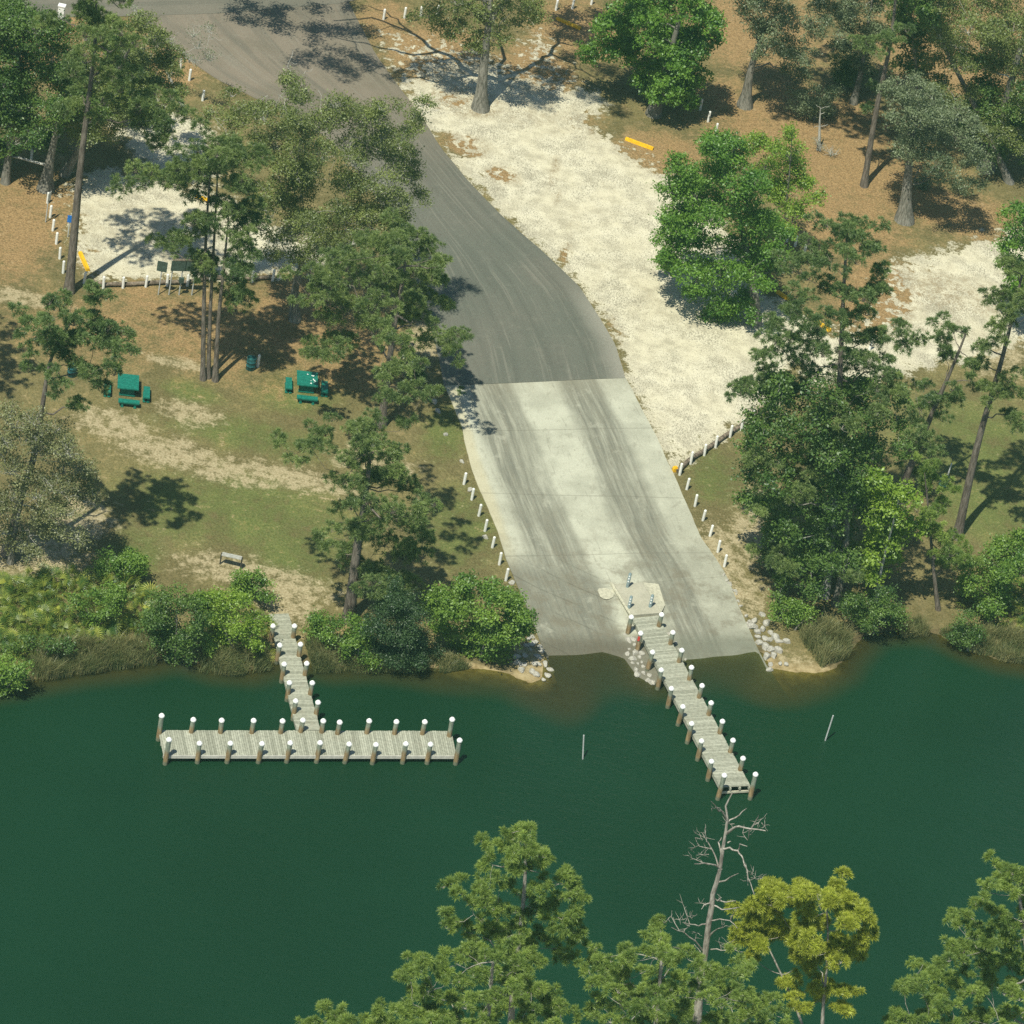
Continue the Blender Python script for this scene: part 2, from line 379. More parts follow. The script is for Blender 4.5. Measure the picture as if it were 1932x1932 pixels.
def water_material():
    n = NT('river_water'); d = n.attr('depth')
    a = n.noise(.05, 3); mur = n.mix(n.sm(a, .3, .7), (.0062, .0315, .0140), (.0072, .037, .0170))
    tr = n.math('POWER', 2.718, n.math('MULTIPLY', d, -2.3))
    shal = n.mix(n.sm(d, .15, 1.5), (.040, .045, .017), mur)
    dif = n.new('ShaderNodeBsdfDiffuse'); n.put(dif.inputs[0], shal)
    tp = n.new('ShaderNodeBsdfTransparent'); n.put(tp.inputs[0], (.62, .64, .42))
    m1 = n.new('ShaderNodeMixShader'); n.link(tr, m1.inputs[0]); n.link(dif.outputs[0], m1.inputs[1]); n.link(tp.outputs[0], m1.inputs[2])
    w1 = n.noise(3.2, 4, .6, stretch=(1, 1.8, 1)); w2 = n.noise(.6, 3, .5, stretch=(1, 2.2, 1))
    bp = n.bump(n.math('ADD', w1, w2), .16, .5)
    gl = n.new('ShaderNodeBsdfGlossy'); gl.inputs['Roughness'].default_value = .08; n.link(bp, gl.inputs['Normal'])
    fr = n.new('ShaderNodeFresnel'); fr.inputs[0].default_value = 1.33; n.link(bp, fr.inputs['Normal'])
    m2 = n.new('ShaderNodeMixShader'); n.link(fr.outputs[0], m2.inputs[0]); n.link(m1.outputs[0], m2.inputs[1]); n.link(gl.outputs[0], m2.inputs[2])
    n.link(m2.outputs[0], n.out.inputs[0]); return n.m
def deck_material():
    n = NT('weathered_planks'); t = n.attr('tone'); f = n.noise(5, 4, .65); g = n.noise(1.2, 3)
    c = n.mix(t, (.27, .275, .22), (.42, .425, .35)); c = n.mul(c, n.mix(n.sm(f, .3, .7), (.78, .78, .78), (1.15, 1.15, 1.15)))
    c = n.mix(n.sm(g, .55, .75, 0, .3), c, (.30, .27, .21))
    return n.pbr(c, .9, n.bump(f, .01, .3), .15)
def pile_material():
    n = NT('piling_wood'); f = n.noise(4, 4, .6, stretch=(2, 2, .4)); co = n.new('ShaderNodeSeparateXYZ'); n.link(n.obj(), co.inputs[0])
    c = n.mix(n.sm(f, .3, .7), (.16, .19, .15), (.27, .30, .24))
    br = n.mix(n.sm(f, .3, .7), (.20, .14, .075), (.34, .25, .14))
    hgt_ = n.math('ADD', co.outputs[2], n.math('MULTIPLY', n.math('SUBTRACT', f, .5), .8))
    c = n.mix(n.sm(hgt_, 1.35, .75), c, br)
    c = n.mix(n.sm(co.outputs[2], .38, .16), c, (.15, .16, .11))
    return n.pbr(c, .9, n.bump(f, .02, .4), .15)
def rock_material():
    n = NT('riprap_stone'); t = n.attr('tone'); f = n.noise(5, 4, .6)
    c = n.mix(n.sm(f, .3, .7), (.26, .245, .215), (.50, .48, .43)); return n.pbr(c, .9, n.bump(f, .03, .5), .2)
M['ground'] = ground_material(); M['asphalt'] = asphalt_material(); M['ramp'] = ramp_material(); M['water'] = water_material()
M['deck'] = deck_material(); M['pile'] = pile_material(); M['rock'] = rock_material()
def pad_mat():
    n = NT('landing_concrete'); f = n.noise(6, 4, .65); a = n.noise(.8, 3)
    c = n.mix(n.sm(a, .3, .7), (.36, .345, .275), (.43, .41, .33)); c = n.mul(c, n.mix(n.sm(f, .3, .7), (.9, .9, .9), (1.08, 1.08, 1.08)))
    return n.pbr(c, .85, n.bump(f, .01, .3), .2)
M['pad'] = pad_mat()
M['curb_pale'] = plain('pale_grout', (.485, .465, .365), .9, .12, 5)

# ------------------------------------------------------------------ ground, water, paved sheets
def axis(lo, hi, step, far):
    a = list(np.arange(lo, hi, step)); s = step; x = a[-1]
    while x < far: s *= 1.35; x += s; a.append(x)
    s = step; x = lo; b = []
    while x > -far: s *= 1.35; x -= s; b.append(x)
    return np.array(b[::-1] + a)
def grid_faces(nx, ny):
    i = np.arange(nx * ny).reshape(ny, nx)
    return np.stack([i[:-1, :-1], i[:-1, 1:], i[1:, 1:], i[1:, :-1]], -1).reshape(-1, 4)
def W2(pts): return np.array([P(x, y)[:2] for x, y in pts])
SAND = [
    [(690, 40), (745, 160), (800, 235), (850, 300), (890, 345), (950, 405), (1030, 480), (1095, 545), (1130, 600), (1165, 660), (1182, 715), (1228, 800), (1268, 880),
     (1300, 862), (1350, 832), (1400, 800), (1470, 755), (1500, 690), (1560, 700), (1600, 640), (1530, 600), (1450, 560), (1330, 370), (1290, 325), (1240, 300), (1180, 270), (1130, 235), (1150, 195), (1085, 140), (1062, 80), (1010, 30), (960, 110), (860, 70), (760, 60)],
    [(1640, 490), (1700, 478), (1790, 470), (1870, 425), (1960, 395), (2060, 420), (2060, 640), (1932, 650), (1850, 680), (1760, 690), (1650, 720), (1520, 730), (1500, 650), (1600, 600), (1650, 560)],
    [(100, 355), (130, 335), (200, 312), (290, 330), (400, 360), (560, 440), (640, 475), (660, 515), (520, 530), (330, 535), (195, 540), (168, 522), (125, 470)],
    [(180, 140), (280, 150), (340, 215), (395, 235), (420, 310), (400, 365), (290, 335), (220, 250)],
]
SANDW = [W2(p) for p in SAND]
LITTER = [(1500, 240, 170, 90), (1420, 60, 120, 80), (1600, 420, 90, 70), (1620, 330, 150, 90), (1800, 400, 120, 40), (1820, 80, 160, 140), (820, 100, 90, 60), (1010, 130, 70, 50), (880, 190, 60, 30), (880, 275, 40, 20),
          (1260, 290, 80, 40), (1100, 60, 90, 60), (40, 420, 80, 110), (170, 620, 160, 60, .6), (420, 640, 170, 70, .65), (330, 600, 150, 60, .7), (560, 600, 90, 80, .9), (700, 640, 80, 60, .7), (640, 690, 90, 50, .6), (480, 700, 100, 40, .5), (100, 60, 160, 90), (330, 110, 60, 70), (720, 40, 40, 50),
          (950, 330, 30, 15), (1640, 560, 80, 80), (1790, 550, 150, 40, .6), (1750, 610, 130, 30, .4), (250, 430, 160, 90, .35), (1000, 210, 120, 40, .4), (1230, 560, 60, 80, .25), (1045, 325, 9, 36, .7), (1052, 372, 8, 18, .6), (1068, 475, 9, 20, .7), (1110, 250, 50, 30, .35), (1150, 640, 30, 60, .25), (1080, 420, 20, 50, .3), (250, 470, 60, 30, .3)]
GREEN = [(470, 820, 160, 28), (480, 970, 170, 70), (560, 1040, 90, 60), (330, 960, 110, 50), (870, 1000, 70, 70), (360, 740, 60, 20), (560, 740, 90, 40), (1840, 850, 150, 90), (1870, 960, 100, 60), (1350, 900, 50, 50), (250, 1040, 60, 40), (840, 820, 40, 50)]
BARE = [(215, 800, 70, 24), (310, 850, 90, 26), (420, 885, 120, 22), (540, 900, 140, 20), (700, 870, 80, 22), (360, 780, 60, 20), (490, 1090, 150, 26), (540, 1140, 60, 35), (30, 560, 90, 14), (340, 685, 60, 10), (150, 980, 60, 40), (1350, 1060, 60, 60), (1420, 1000, 40, 70),
        (1850, 660, 110, 40), (1400, 1130, 50, 40), (1500, 1285, 110, 34), (890, 1268, 80, 12), (1010, 1250, 40, 40), (1215, 1260, 40, 40), (60, 1050, 120, 40), (800, 640, 40, 60)]
def blobs(L, X, Y):
    r = np.zeros(X.shape)
    for px, py, rx, ry, *wt in L:
        c = P(px, py); s = mpp(c)
        dx = (X - c[0]) / (rx * s * 1.1); dy = (Y - c[1]) / (ry * s / .58 * 1.1)
        r = np.maximum(r, (wt[0] if wt else 1) * np.exp(-(dx * dx + dy * dy) ** 1.5 * .7))
    return r
gx = axis(-62, 62, .38, 1500); gy = axis(-42, 100, .38, 1500)
GX, GY = np.meshgrid(gx, gy); SD = shore_sd(GX, GY); GZ = height_sd(GX, GY, SD)
g = MB(); g.add(np.stack([GX, GY, GZ], -1).reshape(-1, 3), grid_faces(len(gx), len(gy)))
ground = g.build('ground', M['ground'], smooth=True); tag(ground, kind='structure')
sds = np.full(GX.shape, -1e3)
for p in SANDW: sds = np.maximum(sds, sdpoly(GX, GY, p))
for nm, arr in (('sd_sand', np.clip(sds, -12, 12)), ('green', blobs(GREEN, GX, GY)), ('litter', np.maximum(blobs(LITTER, GX, GY), np.clip((GY - 75) / 20, 0, .8))), ('bare', blobs(BARE, GX, GY)), ('shore', np.clip(SD, -20, 20))):
    a = ground.data.attributes.new(nm, 'FLOAT', 'POINT'); a.data.foreach_set('value', arr.ravel().astype(np.float32))

wx = axis(-62, 62, .5, 1500); wy = axis(-80, 14, .5, 1500)
WX, WY = np.meshgrid(wx, wy); WH = height_sd(WX, WY, shore_sd(WX, WY))
fc = grid_faces(len(wx), len(wy)); keep = WH.ravel()[fc].min(1) < .12
w = MB(); w.add(np.stack([WX, WY, np.zeros_like(WX)], -1).reshape(-1, 3), fc[keep])
water = w.build('water', M['water'], smooth=True); tag(water, kind='structure')
a = water.data.attributes.new('depth', 'FLOAT', 'POINT'); a.data.foreach_set('value', np.clip(-WH, 0, 3).ravel().astype(np.float32))

def strip(name, rows, mat, nu, step, lift, vfun, jag=0.0):
    L = np.array([P(*r[0])[:2] for r in rows]); R = np.array([P(*r[1])[:2] for r in rows])
    d = np.concatenate([[0], np.cumsum(np.linalg.norm(np.diff((L + R) / 2, axis=0), axis=1))])
    s = np.arange(0, d[-1] + step, step); s[-1] = d[-1]
    ip = lambda A: np.stack([np.interp(s, d, A[:, 0]), np.interp(s, d, A[:, 1])], -1)
    Ls, Rs = ip(L), ip(R); u = np.linspace(0, 1, nu); n = len(s)
    if jag:
        for E in (Ls, Rs): E += np.cumsum(rng.normal(0, jag, E.shape), 0) * .0 + np.stack([np.convolve(rng.normal(0, jag, n + 4), [.2] * 5, 'valid'), np.zeros(n)], -1)
    Q = Ls[:, None] * (1 - u)[None, :, None] + Rs[:, None] * u[None, :, None]
    Z = height_sd(Q[..., 0], Q[..., 1], shore_sd(Q[..., 0], Q[..., 1]))
    mb = MB(); top = np.concatenate([Q, (Z + lift)[..., None]], -1); mb.add(top.reshape(-1, 3), grid_faces(nu, n)[:, ::-1])
    U = np.broadcast_to(u, (n, nu)); V = np.broadcast_to(vfun(s)[:, None], (n, nu))
    # skirt so the slab has thickness
    ring = np.concatenate([np.arange(nu), nu * np.arange(1, n) + nu - 1, (n - 1) * nu + np.arange(nu - 1)[::-1], nu * np.arange(1, n - 1)[::-1]])
    rp = top.reshape(-1, 3)[ring]; lo = rp - [0, 0, .25]; k = len(ring)
    mb.add(np.vstack([rp, lo]), [[i, i + k, (i + 1) % k + k, (i + 1) % k] for i in range(k)])
    o = mb.build(name, mat, smooth=False); tag(o, kind='structure')
    for nm, arr in (('ru', U), ('rv', V)):
        flat = arr.ravel(); flat = np.concatenate([flat, flat[ring], flat[ring]])
        a = o.data.attributes.new(nm, 'FLOAT', 'POINT'); a.data.foreach_set('value', flat.astype(np.float32))
    return o
ROAD = [((838, 728), (1181, 714)), ((824, 660), (1163, 655)), ((808, 600), (1130, 598)), ((792, 550), (1092, 540)), ((765, 480), (1022, 473)), ((730, 410), (950, 410)), ((690, 340), (882, 340)), ((640, 280), (832, 278)),
        ((570, 225), (797, 225)), ((480, 185), (770, 185)), ((410, 150), (735, 140)), ((350, 110), (705, 95)), ((300, 70), (682, 50)), ((262, 34), (655, 0)), ((200, -40), (640, -60)), ((120, -120), (620, -150))]
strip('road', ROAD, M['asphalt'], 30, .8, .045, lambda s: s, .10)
CROSS = [((-300, 52), (-300, -80)), ((45, 34), (45, -100)), ((262, 31), (262, -110)), ((420, 26), (420, -115)), ((640, 8), (640, -120)), ((760, -20), (760, -160))]
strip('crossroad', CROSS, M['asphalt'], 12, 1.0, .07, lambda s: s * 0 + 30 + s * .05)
RAMP = [((1092, 1385), (1520, 1372)), ((1058, 1305), (1474, 1300)), ((1040, 1262), (1447, 1258)), ((1026, 1230), (1431, 1226)), ((1012, 1191), (1409, 1178)), ((980, 1117), (1371, 1088)), ((956, 1058), (1347, 1050)), ((935, 994), (1324, 1018)),
        ((905, 925), (1290, 940)), ((889, 885), (1268, 888)), ((871, 805), (1228, 805)), ((853, 760), (1204, 758)), ((838, 728.6), (1181, 714.6))]
rl = np.array([(P(*r[0])[:2] + P(*r[1])[:2]) / 2 for r in RAMP]); rd = np.concatenate([[0], np.cumsum(np.linalg.norm(np.diff(rl, axis=0), axis=1))]); RV0 = rd[3]
strip('boat_ramp', RAMP, M['ramp'], 60, .4, .06, lambda s: s - RV0, .05)
# ------------------------------------------------------------------ docks
def mesh_of(mb, name, mat, smooth=False):
    me = mb.mesh(name, None, smooth); me.materials.append(mat); return me
def obj_of(name, me, parent=None, loc=(0, 0, 0)):
    o = bpy.data.objects.new(name, me); COL.objects.link(o); o.parent = parent; o.location = [float(v) for v in loc]; return o
cm = MB(); tubes(cm, [[0, 0, -.10], [0, 0, .0]], [.185, .185], 12); tubes(cm, [[0, 0, 0.0], [0, 0, .10], [0, 0, .17]], [.185, .11, .01], 12)
CAPME = mesh_of(cm, 'cap', M['cap'])
def piling_mesh(h, top):
    b = MB(); tubes(b, [[0, 0, -2.2], [0, 0, .3], [0, 0, top]], [.17, .165, .15], 12); return mesh_of(b, 'piling', M['pile'], True)
def planks(mb, A, B, C, D, wid, z, th=.05, along=True):
    """boards fill quad A-B-C-D; each board runs from edge AD to edge BC, boards stacked from AB towards DC"""
    A, B, C, D = [np.array(p[:2]) for p in (A, B, C, D)]
    L = (np.linalg.norm(D - A) + np.linalg.norm(C - B)) / 2; n = max(1, int(L / wid)); gap = .018 / L
    for i in range(n):
        t0 = i / n + gap / 2; t1 = (i + 1) / n - gap / 2; e = rng.normal(0, .010, 2); dz = rng.normal(0, .003)
        l0 = A + (D - A) * t0; l1 = A + (D - A) * t1; r0 = B + (C - B) * t0; r1 = B + (C - B) * t1
        dr = unit((r0 - l0)[None])[0]; l0 = l0 - dr * e[0]; l1 = l1 - dr * e[0]; r0 = r0 + dr * e[1]; r1 = r1 + dr * e[1]
        q = [l0, r0, r1, l1]; v = [[*p, z + dz] for p in q] + [[*p, z - th + dz] for p in q]
        mb.add(v, [[0, 1, 2, 3], [7, 6, 5, 4], [0, 4, 5, 1], [1, 5, 6, 2], [2, 6, 7, 3], [3, 7, 4, 0]], float(np.clip(rng.normal(.5, .28), 0, 1)))
def beam(mb, a, b, w_, h_, zc):
    a = np.array(a[:2]); b = np.array(b[:2]); d = unit((b - a)[None])[0]; n_ = np.array([-d[1], d[0]]) * w_ / 2
    q = [a + n_, b + n_, b - n_, a - n_]; v = [[*p, zc + h_ / 2] for p in q] + [[*p, zc - h_ / 2] for p in q]
    mb.add(v, [[0, 3, 2, 1], [4, 5, 6, 7], [0, 1, 5, 4], [1, 2, 6, 5], [2, 3, 7, 6], [3, 0, 4, 7]], .55)
def add_pilings(root, caps, top, special=()):
    out = []
    for i, (px, py) in enumerate(caps):
        tp = top + (.42 if i in special else 0)
        p = at_z(px, py, tp + .06); p[:2] += rng.normal(0, .02, 2)
        key = round(tp, 2); me = PME.setdefault(key, piling_mesh(tp, tp))
        o = obj_of('piling', me, root, (p[0] - root.location[0], p[1] - root.location[1], 0)); o.rotation_euler = (rng.normal(0, .02), rng.normal(0, .02), rng.uniform(0, 6))
        obj_of('cap', CAPME, o, (0, 0, tp)); out.append(p)
    return out
PME = {}
zc7 = lambda L: [(242.1 + .3509 * a, 1113.7 + .3509 * b) for a, b in L]
DZ = .58
tdock = thing('fishing_dock', 'T shaped grey wooden dock with white capped pilings off the grassy left bank', 'dock', (*at_z(580, 1400, 0)[:2], 0))
q = [at_z(x, y, DZ) for x, y in ((298, 1377.5), (852, 1379), (861.5, 1425.5), (308, 1424.5))]
b = MB(); planks(b, q[0], q[3], q[2], q[1], .145, DZ); b.build('cross_deck', M['deck'], tdock)
b = MB()
for t in (.03, .5, .97):
    beam(b, q[0] + (q[3] - q[0]) * t, q[1] + (q[2] - q[1]) * t, .06, .2, DZ - .155)
b.build('joist', M['deck'], tdock)
b = MB(); e0 = unit((q[3] - q[0])[None])[0] * .05
beam(b, q[3] + e0, q[2] + e0, .05, .24, DZ - .10); b.build('fascia_board', M['kerb'], tdock)
s4 = [at_z(x, y, DZ + .006) for x, y in ((506, 1158.5), (544.5, 1157), (605, 1377.6), (559.5, 1377))]
b = MB(); planks(b, s4[0], s4[1], s4[2], s4[3], .145, DZ + .006); b.build('walkway_deck', M['deck'], tdock)
b = MB()
for t in (.03, .97): beam(b, s4[0] + (s4[1] - s4[0]) * t, s4[3] + (s4[2] - s4[3]) * t, .06, .2, DZ - .15)
b.build('joist', M['deck'], tdock)
fr = zc7([(222, 797), (387, 815), (550, 815), (718, 815), (870, 815), (1032, 817), (1183, 818), (1333, 822), (1496, 818), (1629, 822), (1786, 798)])
bk = zc7([(182, 665), (348, 690), (512, 693), (673, 693), (834, 695), (1136, 698), (1295, 698), (1447, 700), (1591, 702), (1744, 684)])
sl_ = zc7([(785, 185), (814, 287), (844, 391), (873, 491), (905, 591), (937, 695)]); sr_ = zc7([(900, 185), (929, 287), (960, 390), (990, 493), (1025, 597), (1052, 697)])
add_pilings(tdock, fr, 1.62, (0, 10)); add_pilings(tdock, bk, 1.62, (0, 9)); add_pilings(tdock, sl_ + sr_, 1.55)
zc8 = lambda L: [(968.4 + .3509 * a, 1113.7 + .3509 * b) for a, b in L]
pier = thing('boarding_dock', 'long straight grey wooden dock running out between the two ramp lanes', 'dock', (*at_z(1290, 1330, 0)[:2], 0))
PZ = .62
c4 = [at_z(x, y, PZ) for x, y in zc8([(640, 150), (775, 135), (1275, 1050), (1112, 1058)])]
b = MB(); planks(b, c4[0], c4[1], c4[2], c4[3], .145, PZ); b.build('walkway_deck', M['deck'], pier)
for t in (.02, .98):
    b = MB(); beam(b, c4[0] + (c4[1] - c4[0]) * t, c4[3] + (c4[2] - c4[3]) * t, .06, .24, PZ - .175); b.build('joist', M['deck'], pier)
b = MB(); dd = unit((c4[3] - c4[0])[None])[0]
for k in range(4):
    t = .03 + k * .313; a_ = c4[3] + (c4[2] - c4[3]) * t; beam(b, a_ - dd * 1.2, a_ + dd * .12, .1, .2, PZ - .16)
b.build('beam_end', M['deck'], pier)
b = MB(); beam(b, c4[3] + dd * .06, c4[2] + dd * .06, .07, .16, PZ - .42); b.build('end_beam', M['curb_pale'], pier)
pl = zc8([(637, 137), (690, 226), (748, 328), (803, 424), (856, 522), (910, 615), (961, 712), (1016, 804), (1072, 911), (1134, 988)])
pr = zc8([(798, 122), (860, 222), (908, 314), (965, 410), (1014, 507), (1071, 602), (1127, 695), (1185, 800), (1240, 895), (1305, 984)])
pp = add_pilings(pier, pl, 1.66, (9,)); add_pilings(pier, pr, 1.66, (9,))
b = MB(); b.box((0, 0, 0), (.05, .16, .34)); o = b.build('tag_plate', M['red'], pier, (0, 0, 0)); o.location = (float(pp[1][0] - pier.location[0] - .09), float(pp[1][1] - pier.location[1] - .16), 1.25); o.rotation_euler = (0, 0, 1.15)

# landing pad between ramp and pier
padpx = [(1155, 1104), (1212, 1101), (1246, 1163), (1190, 1168)]
padw = [P(x, y) for x, y in padpx]; zt = [hgt(*padw[0][:2]) + .10, hgt(*padw[1][:2]) + .10, PZ, PZ]
pad = MB(); v = [[*p[:2], z] for p, z in zip(padw, zt)]; v2 = [[x, y, z - .9] for x, y, z in v]
pad.add(v + v2, [[0, 1, 2, 3][::-1], [0, 1, 5, 4], [1, 2, 6, 5], [2, 3, 7, 6], [3, 0, 4, 7]])
t = thing('dock_landing', 'pale concrete landing pad with grout kerb at the head of the long dock', 'concrete landing', (padw[0][0], padw[0][1], padw[0][2]))
pad.build('slab', M['pad'], t)
b = MB()
for a_, e_ in ((0, 3),):
    p0 = np.array(v[a_]); p1 = np.array(v[e_]); tubes(b, [p0 + [-.05, 0, .02], (p0 + p1) / 2 + [-.05, 0, .0], p1 + [-.05, 0, -.02]], [.13, .12, .10], 8, cap=True)
b.build('kerb', M['curb_pale'], t)
b = MB(); p0 = np.array(v[1]); p1 = np.array(v[2]); b.add([p0 + [0, 0, .01], p1 + [0, 0, .01], p0 * .35 + p1 * .65 + [.75, .1, -.12], p0 + [1.1, .25, -.03]], [[0, 1, 2, 3]]); b.build('grout_apron', M['curb_pale'], t)
pc = P(1143, 1119); b = MB(); rr = []
for i in range(14): rr.append([pc[0] + .55 * math.cos(i * .449) * (1 + .12 * math.sin(i * 2.1)), pc[1] + .85 * math.sin(i * .449), pc[2] + .085])
b.add(rr + [[pc[0], pc[1], pc[2] + .10]], [[i, (i + 1) % 14, 14] for i in range(14)]); b.build('grout_patch', M['curb_pale'], t)

# ------------------------------------------------------------------ steel bollards with reflectors
z5b = lambda a, b_: (1113.7 + .1002 * a, 1045.9 + .1002 * b_)
for (a, b_), lab in (((690, 640), 'blue grey steel bollard at the inland end of the landing, farthest from the dock'), ((710, 1070), 'blue grey steel bollard beside the left front piling of the long dock'), ((1110, 1045), 'blue grey steel bollard on the right rim of the landing pad')):
    p = P(*z5b(a, b_)); p[2] += .10
    t = thing('steel_bollard', lab, 'bollard', p, 'steel bollards on the dock landing')
    c = MB(); tubes(c, [[0, 0, -.3], [0, 0, 1.15], [0, 0, 1.2]], [.11, .11, .07], 14, cap=True); c.build('post', M['steel'], t, (0, 0, 0), True)
    for z in (.55, .78, 1.0):
        r = MB(); th = -1.75; r.box((.112 * math.cos(th), .112 * math.sin(th), z), (.02, .09, .09), [[math.cos(th), -math.sin(th), 0], [math.sin(th), math.cos(th), 0], [0, 0, 1]]); r.build('reflector', M['cap'], t, (0, 0, 0))

# ------------------------------------------------------------------ white bollards
def bollard_mesh(h=1.0, w_=.085):
    b = MB(); rings = [(-.3, w_), (h - .05, w_), (h, w_ * .7)]
    tubes(b, [[0, 0, z] for z, _ in rings], [r * 1.2 for _, r in rings], 8); b.add([[r * 1.2 * math.cos(i * math.pi / 4), r * 1.2 * math.sin(i * math.pi / 4), h] for i in range(8) for r in (w_ * .7,)] + [[0, 0, h + .02]], [[i, (i + 1) % 8, 8] for i in range(8)]); return mesh_of(b, 'bollard', M['white'])
BOL = [bollard_mesh(1.0), bollard_mesh(1.04), bollard_mesh(.96)]
ORD = 'first second third fourth fifth sixth seventh eighth ninth tenth eleventh twelfth'.split()
def bollards(px, where, group, count_text='{} white wooden post {}'):
    for i, (x, y) in enumerate(px):
        p = P(x, y); o = obj_of('bollard', BOL[i % 3], None, p); o.rotation_euler = (rng.normal(0, .03), rng.normal(0, .03), rng.uniform(0, 3)); o.scale = (1, 1, rng.uniform(.95, 1.06))
        tag(o, count_text.format(ORD[i] if len(px) > 1 else 'lone', where), 'bollard', group)
z6 = lambda L: [(1254.1 + .3509 * a, 629.5 + .3509 * b) for a, b in L]
z5 = lambda L: [(629.5 + .3509 * a, 629.5 + .3509 * b) for a, b in L]
z1 = lambda L: [(.3509 * a, .3509 * b) for a, b in L]
z2 = lambda L: [(629.5 + .3509 * a, .3509 * b) for a, b in L]
z3 = lambda L: [(1254.1 + .3509 * a, .3509 * b) for a, b in L]
zz = lambda L: [(48.4 + .2005 * a, 339 + .2005 * b) for a, b in L]
bollards(z6([(320, 1252), (285, 1175), (243, 1088), (205, 1005), (162, 928), (118, 838)]), 'up from the river along the right edge of the ramp', 'white posts right of the ramp')
bollards(z5([(925, 1328), (890, 1242), (853, 1150), (813, 1062), (780, 980), (742, 893), (700, 810)]), 'up from the river along the left edge of the ramp', 'white posts left of the ramp')
bollards(z5([(375, 130), (420, 190), (440, 235)]), 'beside the asphalt left edge above the concrete ramp', 'white posts by the asphalt')
bollards(zz([(352, 880), (320, 745), (288, 605), (255, 480), (230, 355), (205, 220)]), 'up the left side of the small lot from the leaning pine', 'white posts of the small lot')
bollards([(17, 294), (59, 305)], 'from the left in the shade under the dark oaks', 'white posts in the shade')
bollards(z2([(268, 105), (380, 97), (467, 92), (555, 84), (650, 70)]), 'from the road behind the big oak at the top', 'white posts behind the big oak')
bollards(z2([(1195, 55), (1283, 48), (1385, 25)]), 'from the left between the big oak and the bright green tree', 'white posts under the top trees')
bollards(z3([(190, 592), (232, 655), (272, 716), (325, 775)]), 'down from the bright sycamore towards the round green tree', 'white posts by the round tree')
bollards(z3([(655, 1300), (700, 1325), (748, 1372), (800, 1430)]), 'right of the round green tree in the leaf litter', 'white posts in the litter')
bollards([(382, 190), (357, 152), (340, 130), (315, 120)], 'up the road verge behind the small sandy lot', 'white posts on the road verge')
bollards([(1628, 648), (1640, 660)], 'behind the tall right pine', 'white posts behind the pine')
bollards([(486, 692)], 'standing right of the shaded trash barrel', None)
# low rails between posts
def low_rail(name, label, pts, zrail=.22):
    ps = [P(x, y) for x, y in pts]; t = thing(name, label, 'fence', ps[0])
    for i, p in enumerate(ps):
        o = obj_of('post', BOL[i % 3], t, p - ps[0]); o.rotation_euler = (rng.normal(0, .03), rng.normal(0, .03), rng.uniform(0, 3))
    for a, c in zip(ps[:-1], ps[1:]):
        b = MB(); d = c - a; n_ = unit(np.array([[-d[1], d[0], 0]]))[0] * .20
        if (n_ @ np.array([0, 1, 0])) < 0: n_ = -n_
        b2 = a + d * .02 + n_ + [0, 0, zrail]; e2 = a + d * .98 + n_ + [0, 0, zrail]
        tubes(b, [b2, (b2 + e2) / 2 + [0, 0, rng.normal(0, .015)], e2], [.155, .16, .155], 10, cap=True); b.build('rail', M['log'], t, ps[0])
low_rail('log_rail_fence', 'low log rail fence with white posts edging the big sandy lot beside the ramp', z6([(80, 760), (138, 700), (212, 655), (272, 612), (350, 557), (410, 520), (470, 470), (540, 415)]))
low_rail('log_rail_fence', 'low log rail fence with white posts along the front of the small sandy lot', zz([(548, 975), (730, 1025), (915, 1020), (1130, 1010), (1330, 1000), (1520, 1000), (1735, 960)]) + [(440, 530), (476, 532), (514, 530)])

# ------------------------------------------------------------------ yellow wheel stops
def wheel_stop(a, c, lab, h=.22):
    A = P(*a); C_ = P(*c); mid = (A + C_) / 2; L = np.linalg.norm((C_ - A)[:2]); b = MB()
    prof = [(-.16, 0), (-.11, h), (.11, h), (.16, 0)]; v = [[x, p[0], p[1]] for x in (-L / 2, L / 2) for p in prof]
    b.add(v, [[0, 1, 5, 4], [1, 2, 6, 5], [2, 3, 7, 6], [0, 3, 2, 1], [4, 5, 6, 7]]); d = C_ - A
    o = b.build('wheel_stop', M['yellow']); o.location = [float(x) for x in mid]; o.rotation_euler = (0, 0, math.atan2(d[1], d[0])); tag(o, lab, 'wheel stop')
wheel_stop((1180, 263), (1232, 283), 'bright yellow wheel stop at the edge of the sandy lot below the sycamore')
wheel_stop((151, 478), (166, 512), 'short yellow wheel stop lying beside the foot of the leaning pine')
wheel_stop((1538, 606), (1566, 626), 'yellow wheel stop half hidden behind the tall right pine')
wheel_stop((1466, 552), (1488, 567), 'yellow wheel stop shaded by the round green tree')
wheel_stop((1050, 36), (1095, 56), 'dull yellow wheel stop in shade under the big oak')
wheel_stop((370, 372), (392, 380), 'yellow wheel stop at the back of the small sandy lot')
p = P(1273, 889); b = MB(); b.box((0, 0, .16), (.34, .30, .32)); b.box((0, 0, .36), (.24, .20, .08)); o = b.build('marker_block', M['yellow']); o.location = [float(x) for x in p]; o.rotation_euler = (0, 0, .5); tag(o, 'small yellow marker block at the lower corner of the sandy lot', 'marker block')

